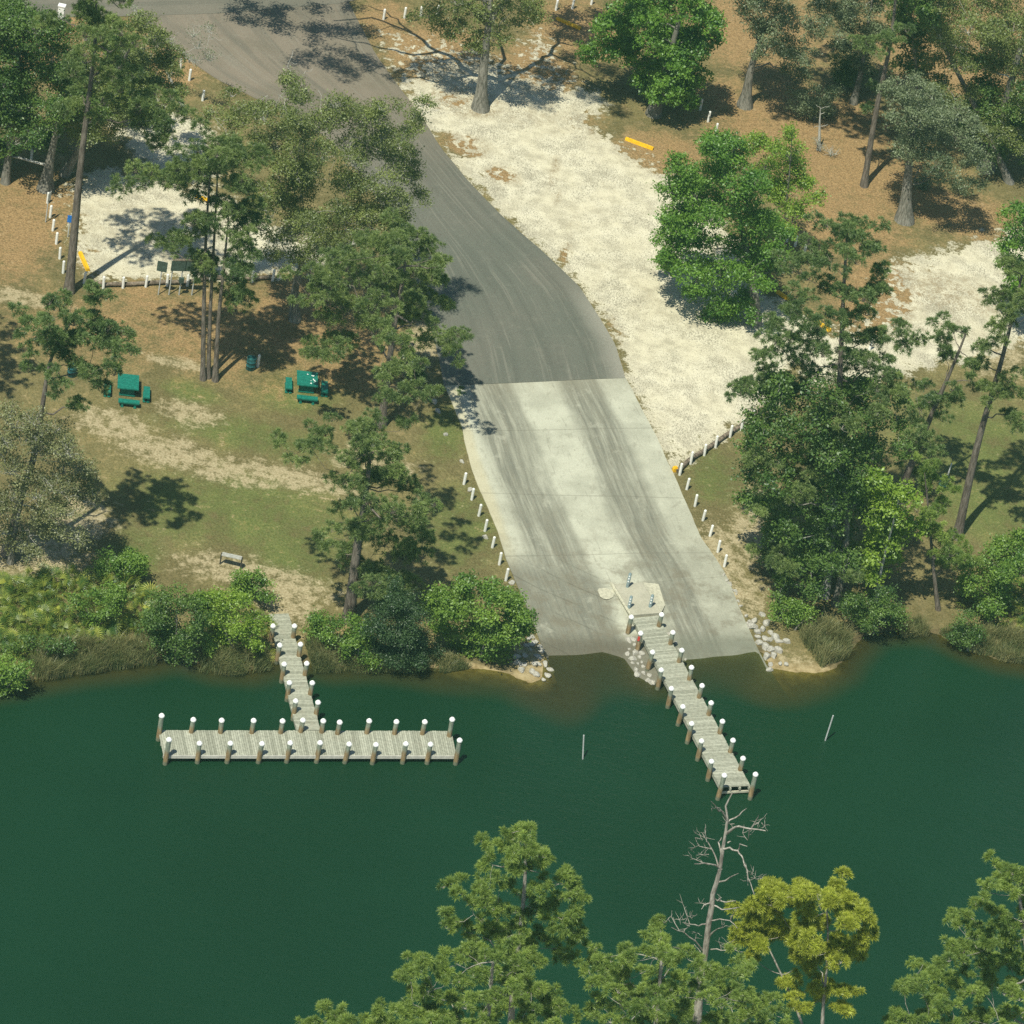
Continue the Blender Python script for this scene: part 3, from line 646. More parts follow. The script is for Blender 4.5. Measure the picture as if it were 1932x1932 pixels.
# ------------------------------------------------------------------ picnic tables, benches, barrels
def slab_seat(L, wd, h, th, nlegs=2):
    s_ = MB(); s_.box((0, 0, h - th / 2), (L, wd, th)); s_.box((0, 0, h - th - .05), (L * .92, wd * .8, .10))
    return s_
def bench_at(px, py, L, wd, rz, lab):
    p = P(px, py); t = thing('park_bench', lab, 'bench', p, None, rz)
    slab_seat(L, wd, .46, .09).build('seat', M['green_paint'], t, (0, 0, 0))
    for sx in (-1, 1):
        b = MB(); b.box((sx * L * .3, 0, .14), (.14, wd * .7, .30)); b.box((sx * L * .3, 0, .03), (.2, wd * .9, .06)); b.build('leg', M['green_paint'], t, (0, 0, 0))
def table_at(px, py, L, wd, rz, lab):
    p = P(px, py); t = thing('picnic_table', lab, 'table', p, None, rz)
    slab_seat(L, wd, .80, .09).build('tabletop', M['green_paint'], t, (0, 0, 0))
    for sy in (-1, 1):
        b = MB(); b.box((0, sy * wd * .28, .33), (L * .62, .18, .72)); b.box((0, sy * wd * .28, .04), (L * .75, .3, .08)); b.build('leg', M['green_paint'], t, (0, 0, 0))
    return t
z4 = lambda a, b_: (.3509 * a, 629.5 + .3509 * b_)
rzt = math.radians(10)
for (tx, ty), bl, what in (((683, 307), [((575, 313), 0), ((785, 343), 0), ((690, 391), 1)], 'left picnic table'), ((1645, 290), [((1549, 293), 0), ((1742, 313), 0), ((1648, 371), 1)], 'bird spotted picnic table')):
    sp = what.startswith('bird')
    tt = table_at(*z4(tx, ty), 1.5, 1.85, rzt, 'square dark green picnic table ' + ('with white droppings on its top, beside the ramp pines' if sp else 'with a clean top, nearest the left edge of the lawn'))
    if sp:
        b = MB()
        for k in range(13):
            cx, cy = (rng.uniform(.25, .6), rng.uniform(-.75, .1)) if k < 8 else (rng.uniform(-.1, .5), rng.uniform(.35, .6)); r = rng.uniform(.03, .085)
            b.add([[cx + r * math.cos(i) * rng.uniform(.6, 1.2), cy + r * math.sin(i) * rng.uniform(.6, 1.2), .803] for i in np.arange(6) * 1.047] + [[cx, cy, .806]], [[i, (i + 1) % 6, 6] for i in range(6)])
        b.build('dropping', M['cap'], tt, (0, 0, 0))
    for (bx, by), fr_ in bl:
        side = 'in front of' if fr_ else ('on the left of' if bx < tx else 'on the right of')
        bench_at(*z4(bx, by), 1.5 if fr_ else .46, .46 if fr_ else 1.45, rzt, 'dark green backless bench %s the %s' % (side, 'bird spotted picnic table' if sp else 'clean topped picnic table'))
def barrel_at(px, py, lab, h=.95, r=.33):
    p = P(px, py); t = thing('trash_barrel', lab, 'barrel', p)
    b = MB(); zs = [0, .02, .3, .31, .33, .34, .62, .63, .65, .66, h - .02, h]; rs = [r * .97, r, r, r * 1.05, r * 1.05, r, r, r * 1.05, r * 1.05, r, r, r * 1.03]
    tubes(b, [[0, 0, z] for z in zs], rs, 20); tubes(b, [[0, 0, h], [0, 0, h - .25]], [r * .96, r * .96], 20); b.add([[r * .96 * math.cos(i * .3142), r * .96 * math.sin(i * .3142), h - .25] for i in range(20)] + [[0, 0, h - .27]], [[i, (i + 1) % 20, 20] for i in range(20)])
    b.build('drum', M['barrel'], t, (0, 0, 0), True)
    b = MB(); tubes(b, [[r * math.cos(a_), r * math.sin(a_), h] for a_ in np.linspace(0, 6.2832, 21)], np.full(21, .018), 6); b.build('rim', M['barrel'], t, (0, 0, 0), True)
    return t
barrel_at(472, 696, 'dark teal trash barrel in shade behind the triple pines')
barrel_at(1778, 920, 'teal trash barrel with a white bag on the right lawn')
bp = P(1785, 900); b = MB(); tubes(b, [bp + [.1, .1, 0], bp + [.12, .12, .7], bp + [.14, .14, 1.15]], [.05, .05, .05], 8, cap=True); o = b.build('hose_post', M['plastic']); tag(o, 'white topped post behind the teal barrel on the right lawn', 'post')
barrel_at(135, 708, 'teal trash barrel half hidden behind the left lawn pine')
# swing style bench near the left bank
p0 = P(415, 1064); p1 = P(453.5, 1074); d = p1 - p0; Lb = float(np.linalg.norm(d)); t = thing('lean_rail', 'low two legged rail with a pale top board on the lawn above the left bank', 'rail', p0, None, math.atan2(d[1], d[0]))
b = MB(); b.box((Lb / 2, 0, .86), (Lb - .06, .40, .05)); b.build('top_board', M['slat'], t, (0, 0, 0))
for k in (0, 1):
    b = MB(); b.box((k * Lb, 0, .40), (.09, .10, 1.02)); b.build('leg', M['bronze'], t, (0, 0, 0))
# signs and board of the small lot
def pole_sign(base, h, w_, ph, lab, mat, face=0.0, ptype='sign'):
    p = P(*base); t = thing('post_sign', lab, 'sign', p, None, face)
    b = MB(); tubes(b, [[0, 0, -.2], [0, 0, h]], [.045, .045], 8, cap=True); b.build('pole', M['galv'], t, (0, 0, 0), True)
    b = MB(); b.box((0, -.06, h - ph / 2), (w_, .03, ph)); b.build('plate', M[mat], t, (0, 0, 0))
pole_sign((298.6, 556), 2.9, .75, .85, 'small dark square sign on a thin pole left of the notice board', 'panel')
pole_sign((86, 419), 2.6, .55, .75, 'edge on road sign on a thin pole by the posts of the small lot', 'galv', 1.35)
pole_sign((128, 447), 1.9, .40, .6, 'small blue sign half hidden by the tall leaning pine', 'blue', .1)
nb0, nb1 = P(318.6, 556), P(364, 557); t = thing('notice_board', 'wide dark notice board on tall thin poles at the front of the small lot', 'notice board', nb0); d = nb1 - nb0
for k in (.0, .42, .95):
    b = MB(); q_ = d * k; tubes(b, [q_ + [0, 0, -.2], q_ + [0, 0, 2.95]], [.05, .05], 8, cap=True); b.build('pole', M['galv'], t, (0, 0, 0), True)
ang = math.atan2(d[1], d[0]); R3 = [[math.cos(ang), -math.sin(ang), 0], [math.sin(ang), math.cos(ang), 0], [0, 0, 1]]
for k, wd in ((.24, .62), (.74, .44)):
    b = MB(); b.box(d * k + [0, -.08, 2.55], (np.linalg.norm(d) * wd, .05, .85), R3); b.build('panel', M['panel'], t, (0, 0, 0))
b = MB(); b.box(d * .5 + [0, 0, 3.04], (np.linalg.norm(d) * 1.12, .22, .06), R3); b.build('roof', M['log'], t, (0, 0, 0))
b = MB(); b.box(d * .44 + [0, -.1, 1.35], (.35, .22, .40), R3); b.build('box', M['panel'], t, (0, 0, 0))
p = P(113, 44); t = thing('utility_cabinet', 'tall white post box by the crossroad at the top left', 'box', p); b = MB(); b.box((0, 0, .8), (.5, .4, 1.6)); b.build('body', M['plastic'], t, (0, 0, 0)); b = MB(); b.box((0, 0, 1.64), (.6, .5, .08)); b.build('lid', M['cap'], t, (0, 0, 0))
# marker poles in the river
for (a, c, lab) in (((1101.5, 1387), (1099.5, 1432), 'thin upright grey pole in the water left of the long dock'), ((1572, 1350), (1557, 1397), 'slanting thin grey pole in the water right of the long dock')):
    q0 = at_z(*c, 0); q1 = at_y(*a, q0[1]); b = MB(); tubes(b, [q0 - (q1 - q0) * .8, q0, q1], [.05, .05, .05], 8, cap=True); o = b.build('marker_pole', M['galv'], None, q0); tag(o, lab, 'pole', 'marker poles in the river')

# ------------------------------------------------------------------ rocks
def rock_mesh():
    me_ = []
    import bmesh
    for k in range(6):
        bm = bmesh.new(); bmesh.ops.create_icosphere(bm, subdivisions=2, radius=1); r_ = np.random.default_rng(50 + k)
        cuts = unit(r_.normal(size=(9, 3))); dd_ = r_.uniform(.5, .85, 9)
        for v_ in bm.verts:
            c = np.array(v_.co)
            for n_, e_ in zip(cuts, dd_):
                s_ = c @ n_ - e_
                if s_ > 0: c = c - n_ * s_
            v_.co = c * np.array([1.15, .9, .75])
        me = bpy.data.meshes.new('rock'); bm.to_mesh(me); bm.free(); me.materials.append(M['rock']); a = me.attributes.new('tone', 'FLOAT', 'POINT'); me_.append(me)
    return me_
ROCKS = rock_mesh()
def rocks(px, lab, group, smin=.2, smax=.42):
    for (x, y) in px:
        p = P(x, y); s_ = rng.uniform(smin, smax) * .8; o = obj_of('rock', ROCKS[rng.integers(6)], None, p + [0, 0, s_ * .2]); o.scale = (s_, s_, s_); o.rotation_euler = (rng.uniform(-.3, .3), rng.uniform(-.3, .3), rng.uniform(0, 6.3)); tag(o, lab, 'rock', group)
rocks(z6([(520, 1512), (485, 1548), (550, 1558), (525, 1590), (470, 1580), (500, 1630), (535, 1640), (570, 1612), (595, 1640), (615, 1658), (657, 1660), (540, 1690), (565, 1700), (545, 1742), (585, 1735), (612, 1710), (505, 1665), (500, 1605), (560, 1650)]), 'pale rock in the loose heap between the right ramp edge and the sandy spit', 'riprap right of the ramp', .28, .5)
rocks(z6([(566, 1780), (650, 1780), (622, 1777), (565, 1812)]), 'wet rock lying in the shallows off the sandy spit', 'rocks in the shallows', .25, .36)
rocks(z6([(318, 1300), (335, 1330), (352, 1352), (365, 1380), (385, 1400), (395, 1440), (410, 1465), (440, 1520), (455, 1550), (445, 1560), (380, 1385), (345, 1345)]), 'small pale stone in the row along the right ramp edge', 'stones along the right ramp edge', .12, .26)
rocks(zc8([(100, 250), (120, 280), (140, 310), (70, 300), (95, 290), (60, 350), (40, 400), (110, 400), (130, 360), (60, 400), (20, 390), (100, 440), (180, 460), (200, 435), (120, 455), (165, 485), (150, 330), (90, 320), (45, 430), (170, 400), (85, 265), (20, 360), (130, 400)]), 'pale rock in the heap between the round bush and the left ramp edge', 'riprap left of the ramp', .22, .42)
rocks(zc8([(600, 240), (640, 265), (620, 275), (650, 295), (625, 320), (650, 345), (640, 375), (665, 330), (680, 360), (690, 390), (670, 400), (700, 415), (660, 430), (700, 450), (730, 460), (665, 455), (720, 430), (685, 345), (610, 345), (640, 395), (745, 500), (720, 485)]), 'rock in the dark wedge between the left lane and the long dock', 'riprap beside the long dock', .2, .38)
rocks(zc8([(835, 235), (872, 285), (890, 320), (925, 375), (940, 410), (850, 250), (900, 345)]), 'small rock between the long dock and the right lane', 'rocks right of the long dock', .16, .28)
rocks(z5([(815, 1095)]), 'single white stone left of the ramp between two white posts', None, .3, .32)
rocks(z5([(560, 420), (730, 840), (955, 1340), (480, 235), (540, 370), (600, 545), (690, 690)]), 'pale stone by the left edge of the ramp', 'stones along the left ramp edge', .2, .36)
# ---- END_OBJECTS
# ------------------------------------------------------------------ trees
def rand_unit(n):
    return unit(rng.normal(size=(n, 3)))
def leaves(mb, C, size, tone, up=.6, out=None, slim=.55):
    n = len(C); sz = size * rng.uniform(.7, 1.3, (n, 1))
    nr = rand_unit(n) + np.array([0, 0, up])
    if out is not None: nr = nr + .5 * out
    nr = unit(nr); a = unit(np.cross(nr, rand_unit(n))); b = np.cross(nr, a) * slim
    V = np.stack([C - a * sz * .5, C + b * sz * .5 - a * sz * .05, C + a * sz * .5 + nr * sz * .05, C - b * sz * .5 - a * sz * .05], 1)
    mb.add(V.reshape(-1, 3), np.arange(n * 4).reshape(n, 4), np.repeat(tone, 4))
def tufts(mb, C, D, L, k, wd, tone):
    n = len(C); d = unit(D[:, None, :] * .55 + rng.normal(size=(n, k, 3)) * .62)
    d[..., 2] += .12; d = unit(d)
    ln = L * rng.uniform(.7, 1.15, (n, k, 1)); pr = unit(np.cross(d, rand_unit(n * k).reshape(n, k, 3))) * wd
    base = C[:, None, :] + d * ln * .05; mid = C[:, None, :] + d * ln * .55
    tip = C[:, None, :] + d * ln - np.array([0, 0, .10]) * ln
    V = np.stack([base, mid + pr * .5, tip, mid - pr * .5], 2)
    tn = np.repeat(tone, k) + rng.normal(0, .10, n * k)
    mb.add(V.reshape(-1, 3), np.arange(n * k * 4).reshape(-1, 4), np.repeat(np.clip(tn, 0, 1), 4))
def curve(a, b, k, sag=0.0, wob=.06):
    t = np.linspace(0, 1, k)[:, None]; L = np.linalg.norm(b - a); p = a * (1 - t) + b * t
    p = p + np.array([0, 0, 1.0]) * (sag * L * 4 * t * (1 - t)); w_ = rng.normal(0, wob * L, (k, 3)); w_[0] = 0; w_[-1] = 0
    return p + w_ * (4 * t * (1 - t))
def shade(spec, hmin=9.0, r=1.4, hfix=None):          # crown parts overhead, found from where their shade lies on the ground
    out = []
    for x, y in spec:
        h = hfix + rng.uniform(-1, 1.5) if hfix else max(hmin, (y + 60) / 11.0) + rng.uniform(0, 2.0); g_ = P(x, y); out.append((g_ - np.array(ldir) * (h / math.sin(SUN_EL)), r * rng.uniform(.75, 1.2)))
    return out
def parse(s):
    out = []
    for w_ in s.split():
        v = [float(x) for x in w_.split(',')]; out.append(v)
    return out
def tree(name, label, base, clumps, kind='pine', mat='pine', brk='bark_pine', tr=.28, trunk=None, r=22, dens=1.0, flat=None, leaf=.15, needle=.34, nk=40, nw=.042,
         twig=.5, depth=None, fill=0, cat='tree', group=None, lean_top=None, bare=(), tonevar=.22, brk2=None, y_off=0.0, extra=(), rmul=1.0, tn=26, limbs=(), basew=None, limb=1.0, shell=.35):
    B = P(*base) if basew is None else np.array(basew, float)
    t = thing(name, label, cat, B, group)
    cl = parse(clumps) if isinstance(clumps, str) else clumps
    cxs = np.array([c[0] for c in cl]); cmid = (cxs.min() + cxs.max()) / 2; chalf = max(25.0, (cxs.max() - cxs.min()) / 2 + r)
    flat = min(1, flat * 1.35) if flat is not None else (.8 if kind == 'pine' else .8)
    CW = []
    for i, c in enumerate(cl):
        if len(c) > 3: dy = c[3]
        else:
            q = at_y(c[0], c[1], B[1] + y_off); mp = mpp(q); hw = math.sqrt(max(0.05, 1 - min(1, abs(c[0] - cmid) / chalf) ** 2)) * chalf * mp * (depth if depth is not None else .75)
            dy = rng.uniform(-1, .75) * hw if kind == 'pine' else rng.uniform(-1, .35) * hw
        q = at_y(c[0], c[1], B[1] + y_off + dy)
        if q[2] < B[2] + .3: q = at_y(c[0], c[1], B[1] + y_off - abs(dy) * .5)
        rr = (c[2] if len(c) > 2 and c[2] > 0 else r) * mpp(q); CW.append((q, rr * rmul * (1.32 if kind == 'pine' else 1.22)))
    for _ in range(fill):                       # foliage of the far side and the inside of the crown
        q, rr = CW[rng.integers(len(cl))]; sy = rng.uniform(.3, 1.1) * chalf * mpp(q); q2 = q + np.array([rng.normal(0, .3 * rr), sy, -.66 * sy + rng.uniform(-.7, 0) * rr])
        if q2[2] > B[2] + .5: CW.append((q2, rr))
    for q2, rm in extra: CW.append((np.array(q2), rm))
    if kind == 'pine':
        CS = []
        for q, rr in CW:
            for _ in range(3):
                CS.append((q + rng.normal(size=3) * rr * [.52, .52, .34], rr * rng.uniform(.5, .72)))
    else:
        CS = [(q + rng.normal(size=3) * rr * [.3, .3, .25], rr * rng.uniform(.6, .85)) for q, rr in CW for _ in range(2)]
    # trunk
    tb = MB(); lb = MB() if brk2 else tb
    if trunk: tp = [B] + [at_y(x, y, B[1] + (d_[0] if d_ else 0)) for x, y, *d_ in trunk]
    else:
        top = max(CW, key=lambda c: c[0][2])[0]; tp = [B, B * .66 + top * .34 + [rng.normal(0, .15), 0, 0], B * .33 + top * .67, top - [0, 0, .1]]
    tp = np.array(tp); dd = np.concatenate([[0], np.cumsum(np.linalg.norm(np.diff(tp, axis=0), axis=1))]); n = max(8, int(dd[-1] / 1.2)); s = np.linspace(0, dd[-1], n)
    pth = np.stack([np.interp(s, dd, tp[:, i]) for i in range(3)], -1)
    for _ in range(2): pth[1:-1] = (pth[:-2] + 2 * pth[1:-1] + pth[2:]) / 4
    fr = s / dd[-1]; rad = tr * (1 - .78 * fr ** 1.1) + tr * (.75 if tr >= .42 and kind == 'leaf' else .38) * np.exp(-s / (tr * 1.9))
    pth2 = np.vstack([pth[0] - [0, 0, .5], pth]); tubes(tb, pth2, np.concatenate([[rad[0] * 1.15], rad]), 10)
    nodes = [(p, r_, f) for p, r_, f in zip(pth, rad, fr)]
    NP = [p for p in pth]; NR = list(rad * .6); NOK = [f > .22 for f in fr]
    for spec, ra, rb in limbs:
        lp = np.array([P(x, y) - np.array(ldir) * (h_ / math.sin(SUN_EL)) for x, y, h_ in spec]); nn = 3 * len(lp); tt_ = np.linspace(0, len(lp) - 1, nn)
        lp = np.stack([np.interp(tt_, np.arange(len(lp)), lp[:, i]) for i in range(3)], -1); lp[1:-1] += rng.normal(0, .12, lp[1:-1].shape)
        j0 = int(np.argmin(np.linalg.norm(pth - lp[0], axis=1)))
        if np.linalg.norm(pth[j0] - lp[0]) < 4: lp = np.vstack([pth[j0], lp])
        R_ = np.linspace(ra, rb, len(lp)); tubes(lb, lp, R_, 8)
        for p_, r_ in zip(lp, R_): NP.append(p_); NR.append(r_); NOK.append(True)
    order = sorted(range(len(CW)), key=lambda i: min(np.linalg.norm(CW[i][0] - p) for p in pth))
    tgt = [(CW[i][0], CW[i][1], True) for i in order] + [(at_y(x, y, B[1] + y_off + rng.uniform(-1, 1) * chalf * .2 * mpp(B)), 0, False) for x, y in bare]
    for q, rr, leafy in tgt:
        A = np.array(NP); dv = q - A; dist = np.linalg.norm(dv, axis=1); pen = np.where(dv[:, 2] < .15 * dist, (.15 * dist - dv[:, 2]) * (1.1 if kind == 'pine' else .8), 0) + np.where(NOK, 0, 30)
        j = int(np.argmin(dist + pen)); a = A[j]; L = dist[j]
        if L < .25: continue
        r0 = min(NR[j] * .85, .022 + .016 * L * limb + .01 * rr); k = 5 if L < 4 else 7
        end = q + (0 if leafy else 1) * 0.0; c = curve(a, end, k, sag=(-.05 if kind == 'pine' else .08), wob=.05 if kind == 'pine' else .085)
        R_ = np.linspace(r0, max(.014, r0 * .35), k); tubes(lb, c, R_, 6)
        for i in range(1, k): NP.append(c[i]); NR.append(R_[i]); NOK.append(True)
    # foliage
    fb = MB(); TW = []
    for q, rr in CS:
        tone0 = rng.uniform(.5 - tonevar, .5 + tonevar)
        if kind == 'pine':
            n = max(5, int(tn * rr * rr * dens / (needle / .34) ** 2 + 3)); u = rand_unit(n); u[:, 2] = np.where(u[:, 2] < -.35, -u[:, 2], u[:, 2])
            rad_ = rng.uniform(shell, 1, (n, 1)) ** .6; off = u * rad_ * rr * [1, 1, flat]; C = q + off
            D = unit(unit(off + 1e-6) * .7 + [0, 0, .55]); tufts(fb, C, D, needle, nk, nw, np.clip(tone0 + rng.normal(0, .17, n), 0, 1))
            m_ = rng.random(n) < twig
            if m_.any(): TW.append((np.broadcast_to(q - [0, 0, rr * .25], C[m_].shape), C[m_]))
        else:
            leaf_ = leaf * 1.3; ns = max(4, int(18 * rr * rr + 3)); u = rand_unit(ns); u[:, 2] = np.where((u[:, 2] < -.3) & (rng.random(ns) < .7), -u[:, 2], u[:, 2])
            rad_ = rng.uniform(shell, 1.08, (ns, 1)) ** .6; off = u * rad_ * rr * [1, 1, flat]; SCt = q + off
            per = max(3, int(dens * 40 * (.15 / leaf_) ** 1.4)); sr = .17 + .07 * min(rr, 2.0)
            C = np.repeat(SCt, per, 0) + rng.normal(size=(ns * per, 3)) * sr * [1, 1, .6]
            tn = np.clip(np.repeat(tone0 + rng.normal(0, .13, ns), per) + rng.normal(0, .12, ns * per), 0, 1)
            leaves(fb, C, leaf_, tn, .55, np.repeat(unit(off + 1e-6), per, 0))
            m_ = rng.random(ns) < twig
            if m_.any(): TW.append((np.broadcast_to(q - [0, 0, rr * .3], SCt[m_].shape), SCt[m_] + unit(off[m_] + 1e-6) * .12))
    if TW:
        a = np.concatenate([x for x, _ in TW]); b_ = np.concatenate([x for _, x in TW]); tt_ = np.linspace(0, 1, 4)[None, :, None]
        pt = a[:, None] * (1 - tt_) + b_[:, None] * tt_; pt[:, 1:3] += rng.normal(0, .06, pt[:, 1:3].shape) * np.linalg.norm(b_ - a, axis=1)[:, None, None]
        tubes(lb, pt, np.broadcast_to(np.array([.022, .017, .012, .006]), pt.shape[:2]), 4)
    tb.build('trunk', M[brk], t, B, True)
    if brk2 and lb.n: lb.build('branches', M[brk2], t, B, True)
    if fb.n: fb.build('crown', M[mat], t, B)
    return t
# --- far bank, left side
tree('pine_tree', 'tall leaning pine whose long bare trunk crosses the small sandy lot', (130, 551), '165,10,24 215,55,26 205,95,22 135,118,26 225,150,24 150,232,24 205,185,26 180,60,20 240,90,18 250,225,30 305,235,28 275,195,20 340,225,24 160,-30,30 200,-40,30 100,30,22 190,130,20 320,195,20 285,250,22 155,180,20 195,30,24 235,15,22', mat='pine', tr=.34, trunk=[(150, 330), (163, 220), (180, 90), (182, -40)], r=22, group='pines of the left lawn', rmul=1.15)
tree('oak_tree', 'dark broad oak at the upper left corner with pale bare limbs', (86, 357), '15,60,38 40,120,36 10,170,36 55,190,32 20,235,32 70,80,30 100,140,32 60,30,34 10,10,36 110,200,28 85,245,26 140,150,28 130,190,26 45,275,26 170,210,24 120,60,26 -30,100,40 -30,200,40 0,290,24', 'leaf', 'leaf_deep', 'bark_oak', .42, brk2='bark_pale', trunk=[(92, 310), (104, 262), (112, 200)], leaf=.15, dens=1.0, fill=6, bare=[(60, 70), (20, 92), (78, 55), (15, 130), (40, 160), (95, 130), (55, 40), (110, 25)], twig=.35, limb=1.5, rmul=1.15)
tree('oak_tree', 'grey twiggy oak behind the leaning pine by the small lot', (122, 330), '170,70,22 210,60,20 300,80,20 250,160,24 310,200,20 110,110,26 150,100,24 180,150,26 130,160,26 220,180,24 250,120,22 190,210,24 240,200,22 290,160,20 300,120,20 330,110,18 210,120,22 260,60,24 120,220,22 330,170,18 170,250,22 270,220,20', 'leaf', 'leaf_olive', 'bark_oak', .34, brk2='bark_pale', leaf=.13, dens=1.15, fill=8, rmul=1.25, bare=[(150, 120), (100, 100), (220, 90), (260, 70), (330, 70), (380, 90), (360, 100), (340, 60)], twig=.9, limb=1.4)
tree('bare_tree', 'thin bare grey tree on the road verge with hardly any leaves', (345, 200), '330,90,22 370,80,20 390,110,18 350,110,20 310,75,20 395,65,16 280,40,18 260,20,16', 'leaf', 'leaf_grey', 'bark_pale', .13, leaf=.09, dens=.13, twig=1.0, bare=[(400, 60), (420, 75), (360, 45), (300, 45), (250, 10), (240, -5), (410, 110)])
# triple pines
grp = 'three slender pines standing together on the lawn'
tree('pine_tree', 'left stem of the three slender pines on the lawn', (383, 716), '240,338,26 275,328,24 305,342,22 340,320,26 370,300,22 330,350,20 395,330,24 360,345,22 415,300,22 400,395,20 355,420,22 320,462,22 340,440,18 385,440,18', mat='pine', tr=.19, trunk=[(384, 600), (388, 450), (393, 370), (400, 290)], r=20, group=grp, rmul=1.2)
tree('pine_tree', 'middle stem of the three slender pines on the lawn', (393, 713), '405,268,20 420,260,18 440,285,24 455,330,22 435,345,24 475,300,20 470,360,20 430,395,22 450,430,22 405,470,20 380,480,18', mat='pine', tr=.16, trunk=[(396, 600), (404, 450), (410, 350), (412, 270)], r=20, group=grp, rmul=1.2)
tree('pine_tree', 'right stem of the three slender pines on the lawn', (406, 718), '420,420,22 445,455,24 400,500,22 430,520,24 455,500,20 460,540,20 440,565,18 415,550,18 480,480,18 475,420,20 385,520,16 455,390,20', mat='pine_deep', tr=.20, trunk=[(412, 600), (428, 450), (432, 400)], r=20, group=grp, rmul=1.2)
# big sparse oak in the middle left
tree('oak_tree', 'wide olive oak with pale twigs overhanging the asphalt left edge', (556, 604), '540,165,22 575,180,24 620,200,28 660,220,28 705,225,28 745,250,26 770,285,22 600,240,28 560,220,24 515,215,22 480,205,20 450,200,20 520,260,26 560,280,26 610,290,28 660,280,28 710,290,28 750,320,24 520,310,26 570,330,28 620,340,28 670,340,28 720,350,26 755,370,22 500,370,22 540,390,26 590,400,28 640,400,28 690,400,24 560,440,26 610,450,26 510,440,22 655,440,24 530,480,24 430,230,22 400,215,18 580,490,22 480,260,22 470,400,20 785,225,16 735,205,18 800,200,12 775,245,16 725,385,24,-2 755,405,22,-2 700,425,24,-3 740,440,20,-2 650,415,24,-2 670,445,22,-3 600,430,24,-2 560,405,24,-1 780,330,18 790,370,14 430,260,20 460,310,22 430,300,18 500,290,22 540,350,22,-2', 'leaf', 'leaf_olive', 'bark_oak', .36, brk2='bark_pale', trunk=[(550, 555), (575, 480), (610, 410)], leaf=.12, dens=.95, bare=[(553, 95), (565, 150), (590, 130), (600, 170), (540, 140), (800, 215), (830, 205), (560, 120), (640, 180), (700, 200), (505, 180), (600, 210), (660, 260), (720, 300), (620, 300), (560, 300), (690, 360), (520, 330), (740, 250), (480, 240)], twig=.8, limb=2.0, fill=12, r=25, rmul=1.2)
tree('pine_tree', 'spreading layered pine beside the concrete ramp top left', (719, 803), '560,530,22 590,545,22 575,565,18 620,520,24 650,490,24 690,470,24 730,450,24 765,435,24 800,460,22 820,490,22 790,500,24 750,495,24 710,510,24 670,530,22 830,530,20 790,545,22 740,550,24 690,565,22 645,575,22 610,590,20 590,635,20 625,645,22 660,640,20 700,620,22 750,600,22 800,590,20 835,570,18 825,620,20 845,650,16 785,640,20 735,480,22 840,500,16 605,665,16 770,570,20 860,675,14', mat='pine', tr=.30, trunk=[(728, 740), (737, 660), (748, 590), (765, 500), (770, 440)], r=20, flat=.38, depth=1.0, dens=1.05, rmul=1.3)
tree('pine_tree', 'thin branched pine leaning out over the top left of the ramp', (735, 700), '660,745,20 690,740,20 640,760,16 715,735,16 775,715,18 800,730,18 760,735,18 790,755,20 820,745,16 845,755,14 865,745,12 880,765,12 830,780,18 850,800,18 825,820,16 865,825,16 880,850,16 845,850,14 800,790,16 770,760,16 890,795,10 870,870,14', mat='pine_deep', tr=.14, trunk=[(740, 660), (750, 640)], r=16, flat=.5, depth=.3, needle=.30)
tree('pine_tree', 'big pine beside the left dock with a thick scaly trunk', (658, 1170), '540,850,16 560,855,16 585,840,18 605,815,16 625,835,16 655,800,18 690,815,20 715,812,18 680,850,22 730,860,22 655,870,18 700,890,24 745,905,22 760,880,20 770,925,20 690,930,22 730,950,24 665,955,20 640,985,18 700,990,24 750,985,22 780,1000,20 665,1010,20 720,1030,24 760,1040,20 790,1050,18 690,1065,20 735,1080,22 775,1090,18 750,1110,20 715,1110,18 630,1015,16 800,1015,14 790,960,16 650,905,18 640,1040,16 705,840,20', mat='pine', tr=.40, trunk=[(668, 1080), (676, 1015), (687, 960), (697, 880), (700, 820)], r=20, flat=.5, depth=.75, rmul=1.3,
     extra=shade([(800, 900), (832, 918), (852, 948), (820, 962), (862, 992), (842, 1012), (800, 1005), (872, 1040), (850, 1062), (812, 938), (792, 962), (880, 1010), (825, 1040)], r=.8, hfix=16.5))
tree('cedar_tree', 'dark drooping cedar at the water edge by the big pine', (755, 1250), '725,1140,22 760,1130,22 715,1180,24 755,1170,26 790,1160,20 735,1210,26 780,1205,24 710,1215,20 800,1215,18 760,1240,22 795,1245,18 740,1245,18 745,1105,16 730,1165,22 770,1190,24', 'leaf', 'cedar', 'bark_oak', .2, leaf=.10, dens=1.2, fill=6, twig=.1)
tree('pine_tree', 'tall pine on the left lawn whose crown shades the grass', (12, 1046), '165,556,18 190,565,16 135,578,20 108,600,18 88,592,18 72,618,20 63,640,20 120,630,22 150,620,20 175,600,18 205,615,20 232,640,20 210,650,20 180,645,20 140,655,20 100,660,20 235,672,18 84,690,18 151,712,18 188,728,18 116,722,16 158,765,16 60,670,16 130,690,18 205,690,18 170,695,18 100,640,18', mat='pine_deep', tr=.30, trunk=[(39, 935), (66, 865), (84, 740), (95, 660), (140, 600)], r=18, dens=1.15, group='pines of the left lawn', flat=.6, rmul=1.12)
